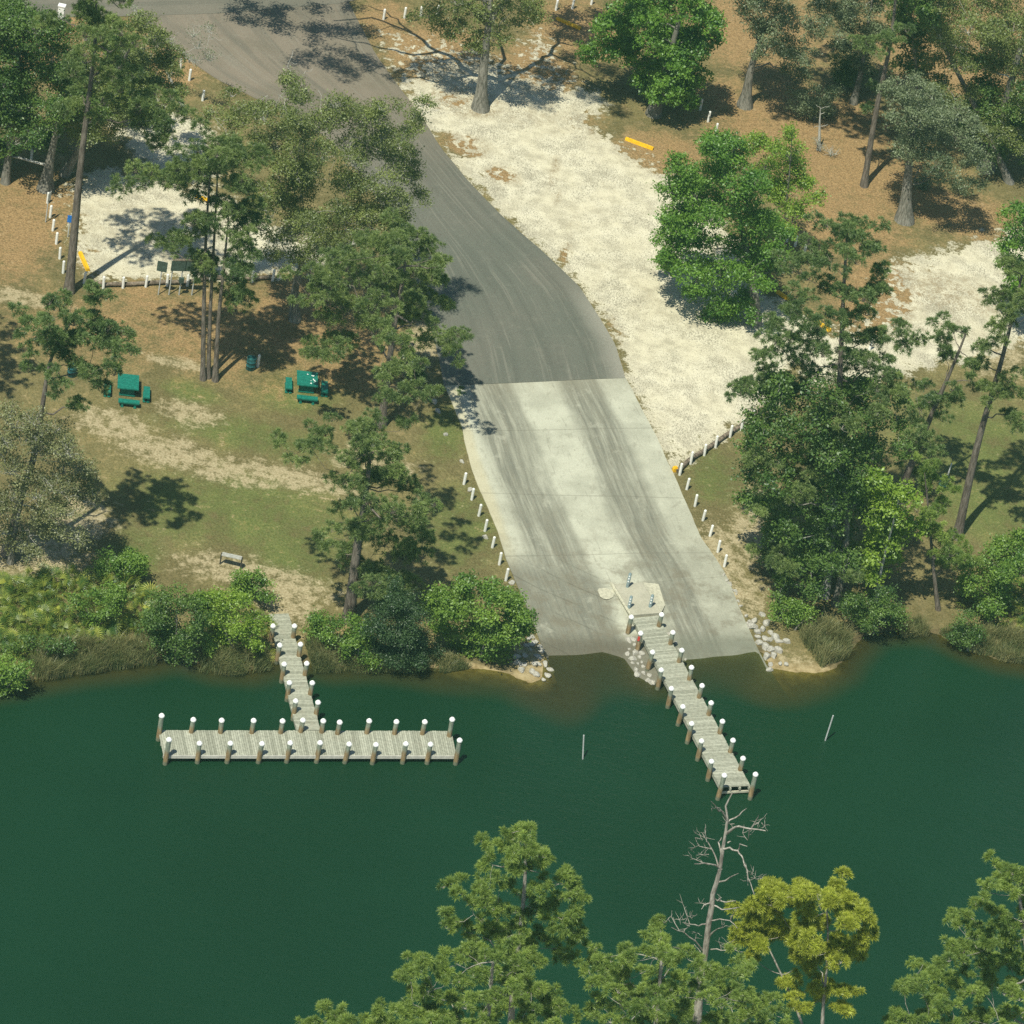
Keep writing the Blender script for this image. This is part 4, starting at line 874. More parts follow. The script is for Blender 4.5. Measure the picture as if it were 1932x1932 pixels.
tree('oak_tree', 'sparse grey olive oak at the left edge above the palmettos', (20, 1062), '20,800,26 60,795,26 95,820,26 40,840,28 80,860,28 20,880,28 120,850,26 140,880,26 160,900,24 60,910,28 100,920,28 140,930,24 20,940,28 70,960,26 120,970,24 165,940,20 30,1000,24 90,1010,22 140,1005,20 -20,850,30 -20,930,30 -20,1010,26 60,1045,20', 'leaf', 'leaf_brown', 'bark_oak', .2, brk2='bark_pale', rmul=1.25, leaf=.115, dens=.8, twig=.9, trunk=[(28, 1000), (45, 930), (60, 870)], bare=[(40, 790), (60, 775), (15, 800), (90, 800), (25, 840), (110, 1000)], limb=1.4)
# --- far bank, right side and top
tree('oak_tree', 'big oak at the top centre casting long limb shadows on the road', (906, 205), '820,15,28 860,20,28 900,30,28 935,20,28 970,15,26 1005,5,24 870,55,20 905,70,18 940,50,22 830,45,18 985,40,18 880,88,20 910,92,18 850,68,20 945,78,18 1010,30,22 800,30,20 780,-70,34 840,-110,36 900,-90,40 960,-110,36 1020,-80,30', 'leaf', 'leaf_olive', 'bark_oak', .46, trunk=[(910, 150), (917, 82), (925, 20), (930, -60)], leaf=.15, dens=.7, twig=.6, limb=3.2, depth=.3, bare=[(850, -20), (960, -30)],
     extra=shade([(440, 18), (475, 12), (505, 28), (540, 18), (580, 45), (605, 88), (570, 112), (622, 118), (655, 140), (692, 128), (600, 22), (650, 62), (640, 95), (700, 60), (740, 150), (790, 130), (845, 158), (870, 130), (965, 182), (1000, 165), (1025, 200), (1080, 112), (1100, 172), (1130, 192), (1062, 132), (1150, 135), (1180, 212), (1100, 88), (1052, 62), (1080, 28), (1130, 40), (1010, 120), (660, 20), (1066, 44), (1086, 52), (1054, 36), (1100, 60), (480, 40), (530, 45), (600, 60), (680, 105)]),
     limbs=[([(945, 152, 6.5), (896, 140, 9), (854, 109, 11), (826, 98, 12), (777, 60, 13.5), (710, 35, 15), (630, 40, 16)], .30, .07), ([(826, 98, 12), (787, 105, 13), (745, 95, 14), (700, 88, 15), (630, 70, 16)], .16, .05), ([(896, 140, 9), (840, 154, 12), (787, 147, 14.5), (735, 150, 16.5)], .16, .05),
            ([(945, 152, 6.5), (998, 126, 9), (1036, 102, 11), (1054, 63, 12.5), (1090, 30, 14)], .28, .07), ([(945, 152, 7), (949, 100, 10), (942, 63, 13)], .22, .08), ([(777, 60, 13.5), (740, 30, 14.5), (680, 8, 15)], .10, .04), ([(1036, 102, 11), (1080, 120, 14), (1130, 150, 18)], .12, .05)])
tree('sycamore_tree', 'bright green broadleaf tree at the top beside the big oak', (1233, 216), '1135,75,26 1150,45,24 1160,20,28 1200,15,28 1180,60,30 1165,95,22 1220,45,30 1250,15,30 1290,25,30 1325,45,26 1270,60,30 1310,85,26 1225,85,30 1270,110,28 1300,130,26 1230,125,28 1320,155,20 1290,160,22 1250,160,24 1215,150,22 1240,185,18 1270,185,18 1190,100,22 1340,20,24 1240,-30,34 1180,-30,34 1300,-30,34 1300,180,16', 'leaf', 'leaf_bright', 'bark_oak', .42, leaf=.20, dens=1.35, fill=14, twig=.1, flat=.7)
tree('oak_tree', 'grey green oak with a flared pale trunk in the leaf litter', (1405, 200), '1400,20,26 1440,15,26 1480,20,26 1425,50,26 1465,55,26 1505,45,24 1450,90,24 1480,100,22 1500,85,22 1430,95,18 1480,130,16 1545,20,22 1560,45,20 1535,70,20 1400,-30,34 1470,-40,36 1550,-40,34 1600,30,20 1585,80,16 1520,115,16', 'leaf', 'leaf_grey', 'bark_oak', .42, leaf=.135, dens=.85, twig=.45, limb=1.6, trunk=[(1414, 140), (1424, 100), (1450, 40)], fill=6)
tree('pine_tree', 'tall slender pine in the leaf litter at the upper right', (1630, 351), '1643,78,22 1625,75,18 1668,85,18 1700,60,16 1660,175,14 1590,-120,40 1650,-140,44 1720,-120,42 1680,-180,44 1740,-60,30 1620,-60,34 1700,-90,36 1650,200,14 1680,-20,22', mat='pine_deep', tr=.27, trunk=[(1644, 260), (1658, 182), (1680, 88), (1690, 0), (1695, -120)], r=20,
     extra=shade([(1500, 175), (1540, 150), (1560, 200), (1600, 180), (1520, 222), (1580, 240), (1622, 228), (1640, 150), (1600, 120), (1550, 100), (1480, 215), (1570, 165), (1650, 200)], r=1.3))
tree('oak_tree', 'mossy grey oak with a thick forked trunk at the right', (1706, 416), '1690,180,24 1725,165,24 1760,185,26 1695,220,24 1735,215,28 1775,225,28 1815,205,24 1840,235,22 1715,255,26 1760,265,28 1800,270,28 1845,270,22 1780,305,26 1825,315,24 1855,300,18 1700,285,20 1765,335,20 1810,345,20 1850,345,16 1740,300,22 1670,160,16', 'leaf', 'leaf_grey', 'bark_oak', .50, leaf=.13, dens=.9, twig=.5, limb=1.7, fill=6, trunk=[(1712, 345), (1717, 280), (1730, 230)])
tree('oak_tree', 'large dark live oak filling the top right corner', (1860, 320), '1760,20,28 1800,10,28 1850,10,30 1900,15,30 1785,50,30 1830,45,30 1880,50,32 1925,50,32 1770,85,28 1815,90,30 1865,90,30 1910,95,32 1950,90,32 1775,125,28 1820,135,30 1870,135,30 1920,140,32 1790,170,26 1840,175,28 1890,180,30 1935,185,30 1880,220,28 1925,225,28 1900,260,26 1940,265,26 1870,250,22 1800,190,20 1990,60,40 1990,160,40 1990,240,36 1780,-40,40 1880,-50,44 1960,-30,40', 'leaf', 'leaf_olive', 'bark_oak', .45, brk2='bark_pale', leaf=.13, dens=.85, twig=.45, fill=16, bare=[(1760, 40), (1850, 40), (1870, 45), (1800, 90), (1830, 100), (1900, 130), (1745, 140), (1790, 75), (1920, 30), (1840, 70)], limb=1.8)
tree('magnolia_tree', 'deep green glossy tree under the top right live oak', (1905, 345), '1870,170,28 1830,130,24 1910,210,28 1940,240,28 1890,260,28 1920,285,26 1860,215,24 1940,180,30 1750,30,26 1735,10,26 1730,-20,30 1880,290,18', 'leaf', 'leaf_deep', 'bark_oak', .3, leaf=.17, dens=1.1, fill=8, twig=.1)
tree('dead_tree', 'small pale dead snag standing in the leaf litter', (1545, 283), '1545,270,16 1570,290,18 1580,310,16', 'leaf', 'leaf_grey', 'bark_pale', .16, trunk=[(1546, 250), (1547, 220), (1548, 205)], leaf=.07, dens=.05, twig=1, bare=[(1540, 198), (1565, 200), (1556, 212), (1536, 240), (1562, 235), (1590, 320), (1600, 300), (1570, 320)])
tree('sweetgum_tree', 'round bright green tree at the right edge of the sandy lot', (1425, 612), '1330,285,26 1370,270,26 1290,315,26 1320,330,30 1360,315,30 1400,290,30 1400,340,30 1275,355,24 1300,370,30 1345,370,32 1390,380,32 1430,360,30 1270,410,26 1310,415,32 1355,420,32 1400,430,32 1440,415,30 1475,440,24 1265,455,24 1300,465,32 1345,470,32 1390,475,32 1430,470,28 1465,480,22 1265,495,18 1300,515,30 1340,520,32 1385,520,32 1425,515,26 1320,560,28 1360,565,30 1400,560,26 1345,595,22 1380,595,22 1410,590,18 1255,480,14 1440,540,18', 'leaf', 'leaf_bright', 'bark_oak', .4, leaf=.17, dens=1.15, fill=16, twig=.15, flat=.7, trunk=[(1425, 540), (1400, 440), (1385, 340)])
tree('sweetgum_tree', 'yellow green airy tree just behind the round green tree', (1480, 500), '1430,270,24 1465,285,26 1500,290,24 1440,310,24 1480,325,28 1515,330,22 1455,350,24 1500,365,26 1525,380,18 1470,385,26 1510,405,20 1490,420,22 1530,350,16 1545,375,14 1440,260,16 1410,275,18 1495,245,12', 'leaf', 'leaf_lime', 'bark_oak', .10, leaf=.15, dens=.75, fill=4, twig=.7)
tree('pine_tree', 'dark pine top rising above the dense stand right of the ramp', (1590, 1120), '1557,425,18 1595,422,20 1625,445,20 1560,460,18 1590,455,22 1630,475,20 1650,470,14 1500,490,18 1525,515,20 1570,500,22 1610,495,22 1650,520,22 1660,555,20 1480,500,14 1555,545,24 1605,545,24 1640,570,22 1520,560,20 1480,590,20 1460,605,16 1510,600,22 1560,595,24 1610,600,24 1655,610,20 1480,640,18 1530,640,22 1580,640,24 1630,645,22 1450,670,20 1420,690,18 1405,730,18 1395,740,14 1440,710,20 1490,680,24 1540,690,26 1590,690,26 1640,690,24 1680,690,18', mat='pine_deep', tr=.36, trunk=[(1588, 1000), (1580, 850), (1585, 700), (1592, 540), (1598, 440)], r=22, dens=1.1, flat=.6, rmul=1.12)
tree('magnolia_tree', 'dense dark green broadleaf tree right of the ramp', (1555, 1125), '1430,740,24 1470,730,28 1420,785,22 1460,780,30 1510,750,32 1560,740,32 1610,745,32 1660,740,28 1440,820,26 1490,810,32 1540,800,34 1590,800,34 1640,795,32 1690,760,24 1410,850,22 1450,865,30 1500,860,34 1550,860,34 1600,850,34 1650,850,30 1420,900,28 1465,910,32 1515,915,34 1565,915,34 1615,905,32 1430,945,26 1475,960,30 1525,965,32 1575,965,32 1620,950,30 1450,1000,24 1490,1010,28 1540,1015,30 1590,1015,28 1460,1050,24 1505,1060,28 1555,1065,28 1600,1060,24 1480,1100,24 1530,1110,24 1470,1135,20 1690,800,22 1695,850,20', 'leaf', 'leaf_deep', 'bark_pale', .3, leaf=.17, dens=1.0, fill=20, twig=.12, flat=.75, trunk=[(1570, 1060), (1575, 950), (1560, 820)])
tree('pine_tree', 'soft green pine in front of the dense broadleaf right of the ramp', (1577, 1140), '1560,790,24 1590,770,24 1620,800,22 1540,830,24 1580,840,24 1530,880,24 1570,890,26 1460,880,22 1490,900,24 1440,860,20 1450,930,20 1500,950,24 1545,940,22 1430,1040,20 1470,1040,22 1510,1060,22 1540,1070,20 1590,1060,20 1610,1080,18 1460,1060,18 1650,730,22 1690,740,20 1660,780,22 1560,1000,22', mat='pine', tr=.3, trunk=[(1590, 1085), (1600, 1000), (1590, 850), (1590, 770)], r=22, dens=1.0, brk='bark_oak', rmul=1.15)
tree('sweetgum_tree', 'lime green young tree lit in front of the dark broadleaf mass', (1650, 1150), '1620,915,20 1645,915,22 1675,920,20 1700,922,16 1640,945,20 1670,950,22 1655,980,22 1685,975,20 1710,985,16 1665,1010,22 1695,1005,18 1725,1000,12 1650,1035,20 1675,1045,18 1660,1075,18 1650,1100,16 1660,1125,12 1610,925,12 1740,985,10 1715,945,14 1630,930,18 1690,1035,16 1645,1055,16', 'leaf', 'leaf_lime', 'bark_pale', .14, leaf=.19, dens=.95, fill=4, twig=.4, rmul=1.2)
tree('pine_tree', 'leaning dark pine at the right with a trunk crossing the lawn', (1694, 945), '1745,640,18 1775,652,20 1800,630,16 1833,682,20 1790,690,18 1763,735,22 1800,752,22 1780,780,20 1735,775,18 1755,810,20 1725,720,16 1835,720,18 1715,650,18 1690,640,14 1735,850,20 1765,850,20 1715,880,16 1720,800,16 1700,610,14 1775,610,14 1745,900,18', mat='pine_deep', tr=.30, trunk=[(1712, 890), (1727, 860), (1752, 794), (1791, 707), (1815, 650), (1822, 630)], r=20)
tree('pine_tree', 'tall pine at the right edge with a long dark leaning trunk', (1806, 1014), '1885,590,22 1905,560,24 1930,585,24 1895,620,18 1940,540,30 1915,610,18 1960,590,30 1880,560,16 1843,648,18 1880,720,20 1900,740,20 1865,745,18 1920,715,18 1850,690,16 1960,520,30 1990,560,34 1905,780,18 1925,800,20 1900,500,20', mat='pine', tr=.33, trunk=[(1819, 952), (1840, 854), (1865, 763), (1886, 696), (1903, 629), (1928, 520)], r=20)
tree('sweetgum_tree', 'bright broadleaf tree cut by the right edge above the lawn pine', (1960, 640), '1920,435,22 1940,470,28 1915,500,22 1950,420,30 1920,535,20 1960,520,34 1900,470,12 1930,400,18 1980,460,40', 'leaf', 'leaf_bright', 'bark_oak', .25, leaf=.17, dens=1.0, fill=6, twig=.1)
tree('pine_tree', 'small bushy pine over the shaded right bank', (1770, 1150), '1745,890,18 1765,900,18 1750,925,18 1770,940,18 1790,920,16 1780,1010,20 1800,1035,22 1775,1040,22 1755,1015,16 1815,1055,18 1785,1070,20 1825,1030,14 1760,975,18 1740,960,16', mat='pine_fresh', tr=.16, r=18)
tree('oak_tree', 'grey green tree crowding behind the tall slender pine at the top right', (1610, 195), '1575,20,24 1610,15,26 1650,25,24 1590,55,24 1630,60,24 1665,60,20 1600,95,22 1640,100,22 1575,90,18 1620,130,18 1590,-25,30 1650,-25,30', 'leaf', 'leaf_grey', 'bark_oak', .28, leaf=.13, dens=.9, fill=4, twig=.5)
tree('magnolia_tree', 'dark evergreen in the gap left of the top right live oak', (1735, 230), '1715,60,24 1745,80,24 1710,105,24 1740,125,24 1765,160,22 1720,150,22 1745,185,20 1730,20,26 1700,30,20 1715,-20,30', 'leaf', 'leaf_deep', 'bark_oak', .24, leaf=.15, dens=1.0, fill=6, twig=.15)
tree('magnolia_tree', 'dark evergreen behind the leaning pine at the upper left', (235, 240), '200,60,22 230,80,24 260,100,22 215,110,24 250,135,24 280,160,20 225,155,24 200,140,20 265,185,20 235,190,20 190,90,20', 'leaf', 'leaf_deep', 'bark_oak', .22, leaf=.14, dens=1.0, fill=6, twig=.3, brk2='bark_pale')
tree('oak_tree', 'dark leafy tree cut off by the upper left corner', (10, 345), '-10,30,32 25,50,28 -15,90,32 20,100,28 -10,150,32 30,150,26 0,210,30 30,230,24 -10,270,30 20,280,22 45,20,26', 'leaf', 'leaf_deep', 'bark_oak', .3, brk2='bark_pale', leaf=.15, dens=1.0, fill=8, bare=[(30, 30), (10, 60), (40, 90), (15, 170)], twig=.3)
tree('pine_tree', 'pine just past the left edge shading the lawn border', (-75, 760), '-45,480,24 -60,500,24', mat='pine_deep', tr=.26, r=20, extra=shade([(5, 615), (18, 640), (30, 655), (10, 695), (26, 716), (0, 660), (-15, 640), (8, 735)], r=.9, hfix=14))
# --- near bank (crowns rise from below the frame)
def nearbase(px, py): return at_z(px, py, .8)
NB = dict(nk=60, needle=.33, nw=.036, twig=.6, tn=24, rmul=1.0)
tree('pine_tree', 'open crowned pine rising over the water in the foreground centre', None, '987,1560,14 1003,1563,14 965,1572,14 975,1585,18 998,1588,16 920,1595,14 945,1605,16 980,1610,18 1015,1605,16 1030,1618,16 930,1632,14 955,1638,14 975,1660,16 1000,1640,14 850,1668,14 870,1680,16 900,1672,16 920,1690,16 880,1700,16 945,1665,14 1075,1655,14 1085,1668,12 1055,1668,16 1030,1675,16 1080,1685,14 1050,1705,18 1075,1715,16 1025,1720,16 1060,1735,18 1080,1742,14 835,1722,14 850,1742,14 870,1752,14 915,1748,16 940,1745,16 905,1765,16 955,1770,16 985,1725,14 1045,1760,16 1100,1765,12 1085,1780,14 1055,1790,16 1000,1790,16 965,1785,14 1080,1805,14 1010,1810,16 1090,1690,10 940,1715,16 985,1760,14 1015,1750,14 995,1690,14 960,1750,14', mat='pine_fresh', brk='bark_dead', tr=.30, trunk=[(968, 1850), (976, 1803), (983, 1750), (990, 1680), (993, 1600), (990, 1570)], r=15, basew=nearbase(950, 2240), dens=1.1, flat=.55, tonevar=.18, **NB)
tree('pine_tree', 'full yellow green pine at the bottom centre of the foreground', None, '775,1840,15 800,1830,15 765,1845,12 830,1838,16 860,1818,16 885,1803,15 905,1808,16 925,1812,15 950,1812,15 975,1818,14 990,1840,16 780,1868,16 805,1870,16 840,1858,17 880,1848,17 920,1838,17 955,1842,17 1010,1862,16 1035,1880,16 750,1902,14 780,1895,16 815,1895,17 850,1888,17 890,1885,17 930,1875,17 965,1875,17 1000,1895,16 745,1925,16 785,1922,17 825,1925,17 865,1920,17 905,1918,17 945,1910,17 985,1925,17 1025,1915,17 1060,1905,16 1060,1935,18 720,1930,14 900,1945,22 820,1950,22 740,1955,22 980,1955,22 1050,1960,22 690,1960,20', mat='pine_fresh', brk='bark_dead', tr=.32, r=16, basew=nearbase(900, 2330), dens=1.25, flat=.6, tonevar=.22, fill=16, trunk=[(905, 2050), (918, 1950), (928, 1850), (930, 1815)], **NB)
tree('pine_tree', 'low pine top at the bottom left of the foreground group', None, '615,1912,14 650,1912,14 630,1925,15 595,1930,13 660,1930,14 715,1905,14 700,1925,15 570,1938,12 640,1948,20 600,1955,18 710,1950,18', mat='pine_fresh', brk='bark_dead', tr=.18, r=14, basew=nearbase(640, 2330), dens=1.2, **NB)
tree('pine_tree', 'broad green pine below the bare dead tree, right of the centre pine', None, '1178,1795,14 1165,1820,13 1195,1815,13 1252,1775,13 1240,1790,15 1275,1795,15 1220,1805,15 1130,1812,14 1150,1830,16 1110,1830,14 1185,1838,16 1225,1828,16 1265,1825,16 1310,1815,15 1290,1840,16 1340,1830,15 1120,1855,16 1160,1862,17 1200,1865,17 1240,1860,17 1280,1868,17 1320,1858,16 1355,1850,14 1385,1835,14 1410,1835,14 1395,1855,14 1370,1868,15 1130,1890,17 1170,1895,17 1215,1895,17 1255,1895,17 1300,1895,17 1345,1890,16 1390,1890,15 1420,1885,14 1115,1920,18 1160,1925,18 1205,1925,18 1250,1925,18 1295,1925,18 1340,1920,17 1385,1918,17 1430,1905,14 1455,1890,13 1440,1925,16 1475,1920,13 1180,1955,22 1260,1955,22 1340,1955,22 1420,1955,20', mat='pine_fresh', brk='bark_dead', tr=.32, r=16, basew=nearbase(1240, 2340), dens=1.1, tonevar=.25, fill=14, trunk=[(1235, 2050), (1240, 1930), (1245, 1850), (1250, 1780)], **NB)
tree('pine_tree', 'golden needled pine with a rounded crown in the foreground', None, '1465,1678,15 1448,1690,15 1480,1695,14 1418,1703,14 1405,1725,15 1435,1725,16 1470,1722,16 1408,1758,15 1398,1770,12 1435,1752,16 1465,1745,16 1512,1678,15 1535,1688,15 1580,1676,14 1600,1690,15 1560,1695,16 1520,1705,16 1550,1718,16 1590,1715,16 1620,1712,14 1632,1722,12 1515,1735,16 1550,1745,16 1590,1745,16 1625,1745,15 1500,1768,16 1535,1770,16 1575,1778,16 1610,1782,15 1628,1765,13 1555,1800,16 1590,1802,14 1510,1795,14 1620,1798,12 1440,1780,14 1475,1765,15 1420,1790,12 1540,1815,14', mat='pine_gold', brk='bark_dead', tr=.20, r=15, basew=nearbase(1545, 2260), dens=1.3, flat=.65, tonevar=.16, fill=6, trunk=[(1552, 2000), (1550, 1930), (1557, 1850), (1565, 1780), (1560, 1720)], shell=.5, tn=46, nk=60, needle=.33, nw=.038, twig=.25, rmul=1.12)
tree('pine_tree', 'lower golden pine boughs below the rounded crown with a bent grey stem', None, '1510,1823,14 1530,1835,14 1495,1858,13 1530,1860,14 1580,1865,15 1600,1872,14 1560,1870,14 1595,1890,13 1550,1885,13 1480,1860,11 1505,1885,12 1515,1900,12 1600,1905,12', mat='pine_gold', brk='bark_dead', tr=.16, r=14, basew=nearbase(1535, 2240), dens=1.1, trunk=[(1530, 1990), (1517, 1931), (1489, 1875), (1469, 1823), (1441, 1771)], bare=[(1550, 1890), (1430, 1815), (1418, 1812)], tn=26, nk=60, needle=.33, nw=.038, twig=.3)
tree('pine_tree', 'large green pine filling the bottom right corner', None, '1895,1648,13 1910,1660,14 1930,1665,16 1868,1685,14 1900,1690,16 1855,1713,13 1935,1700,18 1880,1720,16 1832,1732,13 1815,1745,14 1850,1745,16 1890,1745,17 1930,1740,18 1800,1790,15 1835,1775,16 1870,1775,17 1910,1775,18 1785,1815,15 1820,1805,17 1860,1805,17 1900,1808,18 1940,1810,20 1755,1840,14 1720,1868,14 1740,1858,13 1790,1845,16 1830,1838,17 1870,1840,17 1915,1845,18 1775,1870,16 1815,1870,17 1855,1872,17 1900,1875,18 1940,1880,20 1760,1895,14 1795,1900,16 1840,1905,17 1885,1905,18 1930,1910,18 1700,1915,14 1725,1918,14 1750,1920,14 1715,1935,14 1800,1930,17 1850,1935,18 1900,1940,18 1770,1950,18 1960,1760,24 1970,1840,28 1960,1700,22 1690,1945,16', mat='pine_fresh', brk='bark_dead', tr=.34, r=16, basew=nearbase(1960, 2290), dens=1.2, tonevar=.24, fill=16, trunk=[(1955, 2000), (1945, 1860), (1930, 1740), (1920, 1670)], **NB)
# dead tree
zf = lambda L: [(1162 + .3985 * a, 1452.6 + .3985 * b) for a, b in L]
db = nearbase(1300, 2210); t = thing('dead_tree', 'bare grey dead tree standing over the water below the long dock', 'tree', db); b = MB()
def dpts(L, dy=0.0):
    q = zf(L); return np.array([at_y(x, y, db[1] + dy * i / max(1, len(q) - 1)) for i, (x, y) in enumerate(q)])
tk = np.vstack([db, dpts([(385, 1180), (400, 1010), (425, 850), (440, 720), (455, 640), (458, 590), (478, 530), (490, 480), (503, 400), (512, 340), (522, 280), (528, 230), (520, 170), (535, 140), (552, 108)])])
n_ = len(tk); tubes(b, tk, np.concatenate([[.34, .28], np.linspace(.19, .03, n_ - 2)]), 10)
for L, r0, dy in (([(525, 240), (500, 195), (480, 185), (450, 148)], .06, -1.2), ([(500, 195), (478, 178), (455, 182)], .03, -.8), ([(527, 250), (560, 230), (600, 195), (618, 183)], .05, .8), ([(520, 305), (550, 275), (580, 272), (640, 280), (708, 288)], .085, -1.5), ([(640, 278), (665, 240), (676, 212)], .05, -.6), ([(655, 260), (690, 232)], .03, .3), ([(690, 250), (705, 266)], .025, 0), ([(632, 280), (622, 335), (600, 298)], .03, .5), ([(560, 255), (530, 250)], .025, .3),
                 ([(500, 375), (540, 372), (575, 385), (598, 410), (605, 440), (620, 480), (640, 540), (655, 590)], .06, -2), ([(575, 385), (590, 352), (622, 362)], .045, -.5), ([(605, 450), (640, 500), (652, 455)], .03, .5), ([(640, 510), (670, 520), (690, 505)], .025, .4), ([(635, 520), (615, 525)], .02, .2),
                 ([(500, 470), (470, 452), (420, 445), (372, 445)], .06, -1.5), ([(440, 448), (380, 425), (348, 408)], .035, -.5), ([(485, 455), (470, 400), (440, 350), (410, 300)], .05, .8), ([(455, 375), (400, 360), (375, 320)], .03, .5), ([(430, 340), (425, 300)], .025, 0), ([(395, 355), (355, 378)], .02, .2), ([(420, 320), (378, 300)], .02, 0), ([(440, 400), (400, 400)], .02, 0),
                 ([(490, 530), (540, 510), (580, 490)], .055, -1), ([(498, 395), (490, 350), (483, 340), (500, 320)], .05, .5), ([(530, 345), (545, 338)], .05, 0), ([(458, 600), (480, 620), (520, 625), (560, 620), (580, 640)], .05, 1), ([(460, 640), (500, 660), (560, 655), (590, 650)], .05, -1), ([(480, 620), (500, 605)], .03, 0), ([(450, 630), (420, 640), (405, 660)], .045, -.6), ([(420, 640), (402, 632)], .025, 0),
                 ([(440, 715), (490, 708), (540, 712), (575, 750)], .045, -1.2), ([(545, 715), (560, 680)], .07, -.3), ([(425, 730), (390, 738), (350, 730), (320, 720)], .045, -1), ([(350, 730), (330, 670), (315, 630)], .03, .3), ([(340, 700), (300, 710)], .02, .2), ([(335, 690), (360, 700)], .02, 0), ([(420, 870), (370, 810), (320, 770), (262, 745)], .055, -1.6), ([(320, 770), (350, 740)], .03, 0), ([(300, 760), (260, 690), (230, 725)], .025, .3), ([(370, 810), (380, 770)], .025, 0),
                 ([(445, 785), (482, 752)], .06, -.6), ([(482, 752), (520, 742)], .025, -.2), ([(410, 880), (370, 825)], .04, .5), ([(450, 850), (500, 852), (560, 855), (602, 862)], .04, -1), ([(500, 852), (490, 815)], .025, 0), ([(535, 850), (533, 820)], .022, 0), ([(405, 905), (340, 858), (272, 838)], .045, -1.2)):
    q = dpts(L, dy); q = np.stack([np.interp(np.linspace(0, len(q) - 1, 2 * len(q) - 1), np.arange(len(q)), q[:, i]) for i in range(3)], -1); q[1:-1] += rng.normal(0, .03, q[1:-1].shape)
    tubes(b, q, np.linspace(r0, r0 * .35, len(q)), 6)
    if r0 <= .035:
        for _ in range(5):
            s_ = q[rng.integers(1, len(q))]; e_ = s_ + rand_unit(1)[0] * [.5, .5, .3] + [0, 0, .15]; tubes(b, curve(s_, e_, 4), [.016, .013, .010, .006], 4)
b.build('trunk', M['bark_dead'], t, db, True)

# ------------------------------------------------------------------ shrubs, palmettos, reeds
def bush(name, label, px, r, mat='leaf_bush', leaf=.14, dens=1.1, base=None, group=None, fill=3, flat=.8):
    cl = parse(px); x0 = np.mean([c[0] for c in cl]); y1 = max(c[1] for c in cl) + r * .9
    tree(name, label, base or (x0, y1), px, 'leaf', mat, 'bark_oak', .07, leaf=leaf, dens=dens, r=r, fill=fill, twig=.15, cat='shrub', group=group, depth=.45, flat=flat)
bush('shrub', 'big rounded bright green bush left of the ramp foot', '835,1125,24 870,1105,24 905,1115,24 940,1125,24 965,1145,20 985,1160,18 840,1160,26 880,1150,28 920,1160,28 960,1175,24 850,1195,24 890,1195,28 930,1200,26 965,1205,22 985,1190,18 905,1225,20 940,1225,18 870,1220,18 820,1150,16 830,1180,18', 24, 'leaf_bush', .15, 1.3, (905, 1245), fill=10)
bush('shrub', 'low green bush at the foot of the big pine trunk', '600,1180,18 630,1170,18 660,1180,18 620,1200,18 650,1205,18 690,1190,18 690,1215,16 595,1200,14', 18, 'leaf_bush', .13, 1.2, (640, 1228))
bush('shrub', 'dark green shrub between the palmettos on the left bank', '300,1125,20 335,1120,22 360,1140,20 290,1160,22 330,1160,26 370,1170,22 300,1200,22 340,1205,24 370,1205,20 320,1230,18 350,1235,18', 22, 'leaf_deep', .12, 1.2, (330, 1250))
bush('shrub', 'bright green bush topping the bank left of the lawn rail', '210,1060,18 235,1052,18 255,1070,16 220,1080,16 195,1072,14', 16, 'leaf_bush', .13, 1.2, (230, 1095))
bush('shrub', 'bright green bush beside the head of the left dock', '450,1095,16 475,1090,16 490,1110,16 465,1115,16 500,1125,12 445,1115,12', 15, 'leaf_bush', .13, 1.2, (470, 1138))
bush('shrub', 'yellow green shrub left of the left dock walkway', '400,1130,18 430,1140,20 455,1150,18 410,1165,20 440,1175,20 470,1170,18 425,1200,18 455,1205,18 480,1195,16 495,1170,12 480,1220,14', 18, 'leaf_lime', .13, .9, (450, 1240))
bush('shrub', 'dark corner bush at the left waterline', '5,1265,22 25,1285,20 5,1300,18 -20,1280,26 35,1265,14', 20, 'leaf_bush', .13, 1.1, (5, 1318))
bush('shrub', 'low green shrub under the lime green tree at the right bank', '1475,1150,18 1505,1155,18 1530,1160,16 1490,1170,16', 16, 'leaf_bush', .12, 1.1, (1500, 1188))
bush('shrub', 'dark shrub mass in shade on the right bank', '1600,1150,20 1630,1160,20 1660,1150,22 1690,1160,20 1640,1180,18 1610,1130,18 1680,1130,18', 20, 'leaf_deep', .12, 1.1, (1645, 1200))
bush('shrub', 'green bush on the right bank beside the small bushy pine', '1830,1080,22 1860,1060,24 1890,1075,24 1850,1110,24 1890,1110,24 1820,1110,18 1870,1140,20 1910,1090,22 1930,1060,24', 22, 'leaf_bush', .14, 1.1, (1865, 1165), fill=5)
bush('shrub', 'sunlit green bush at the far right edge of the bank', '1920,1020,22 1940,1040,24 1910,1045,16 1960,1010,30 1890,1035,14', 20, 'leaf_bush', .14, 1.0, (1930, 1085))
bush('shrub', 'shaded drooping shrub leaning over the right waterline', '1825,1165,18 1840,1190,16 1810,1185,16 1800,1205,14 1830,1210,12', 16, 'leaf_deep', .11, .9, (1825, 1228))

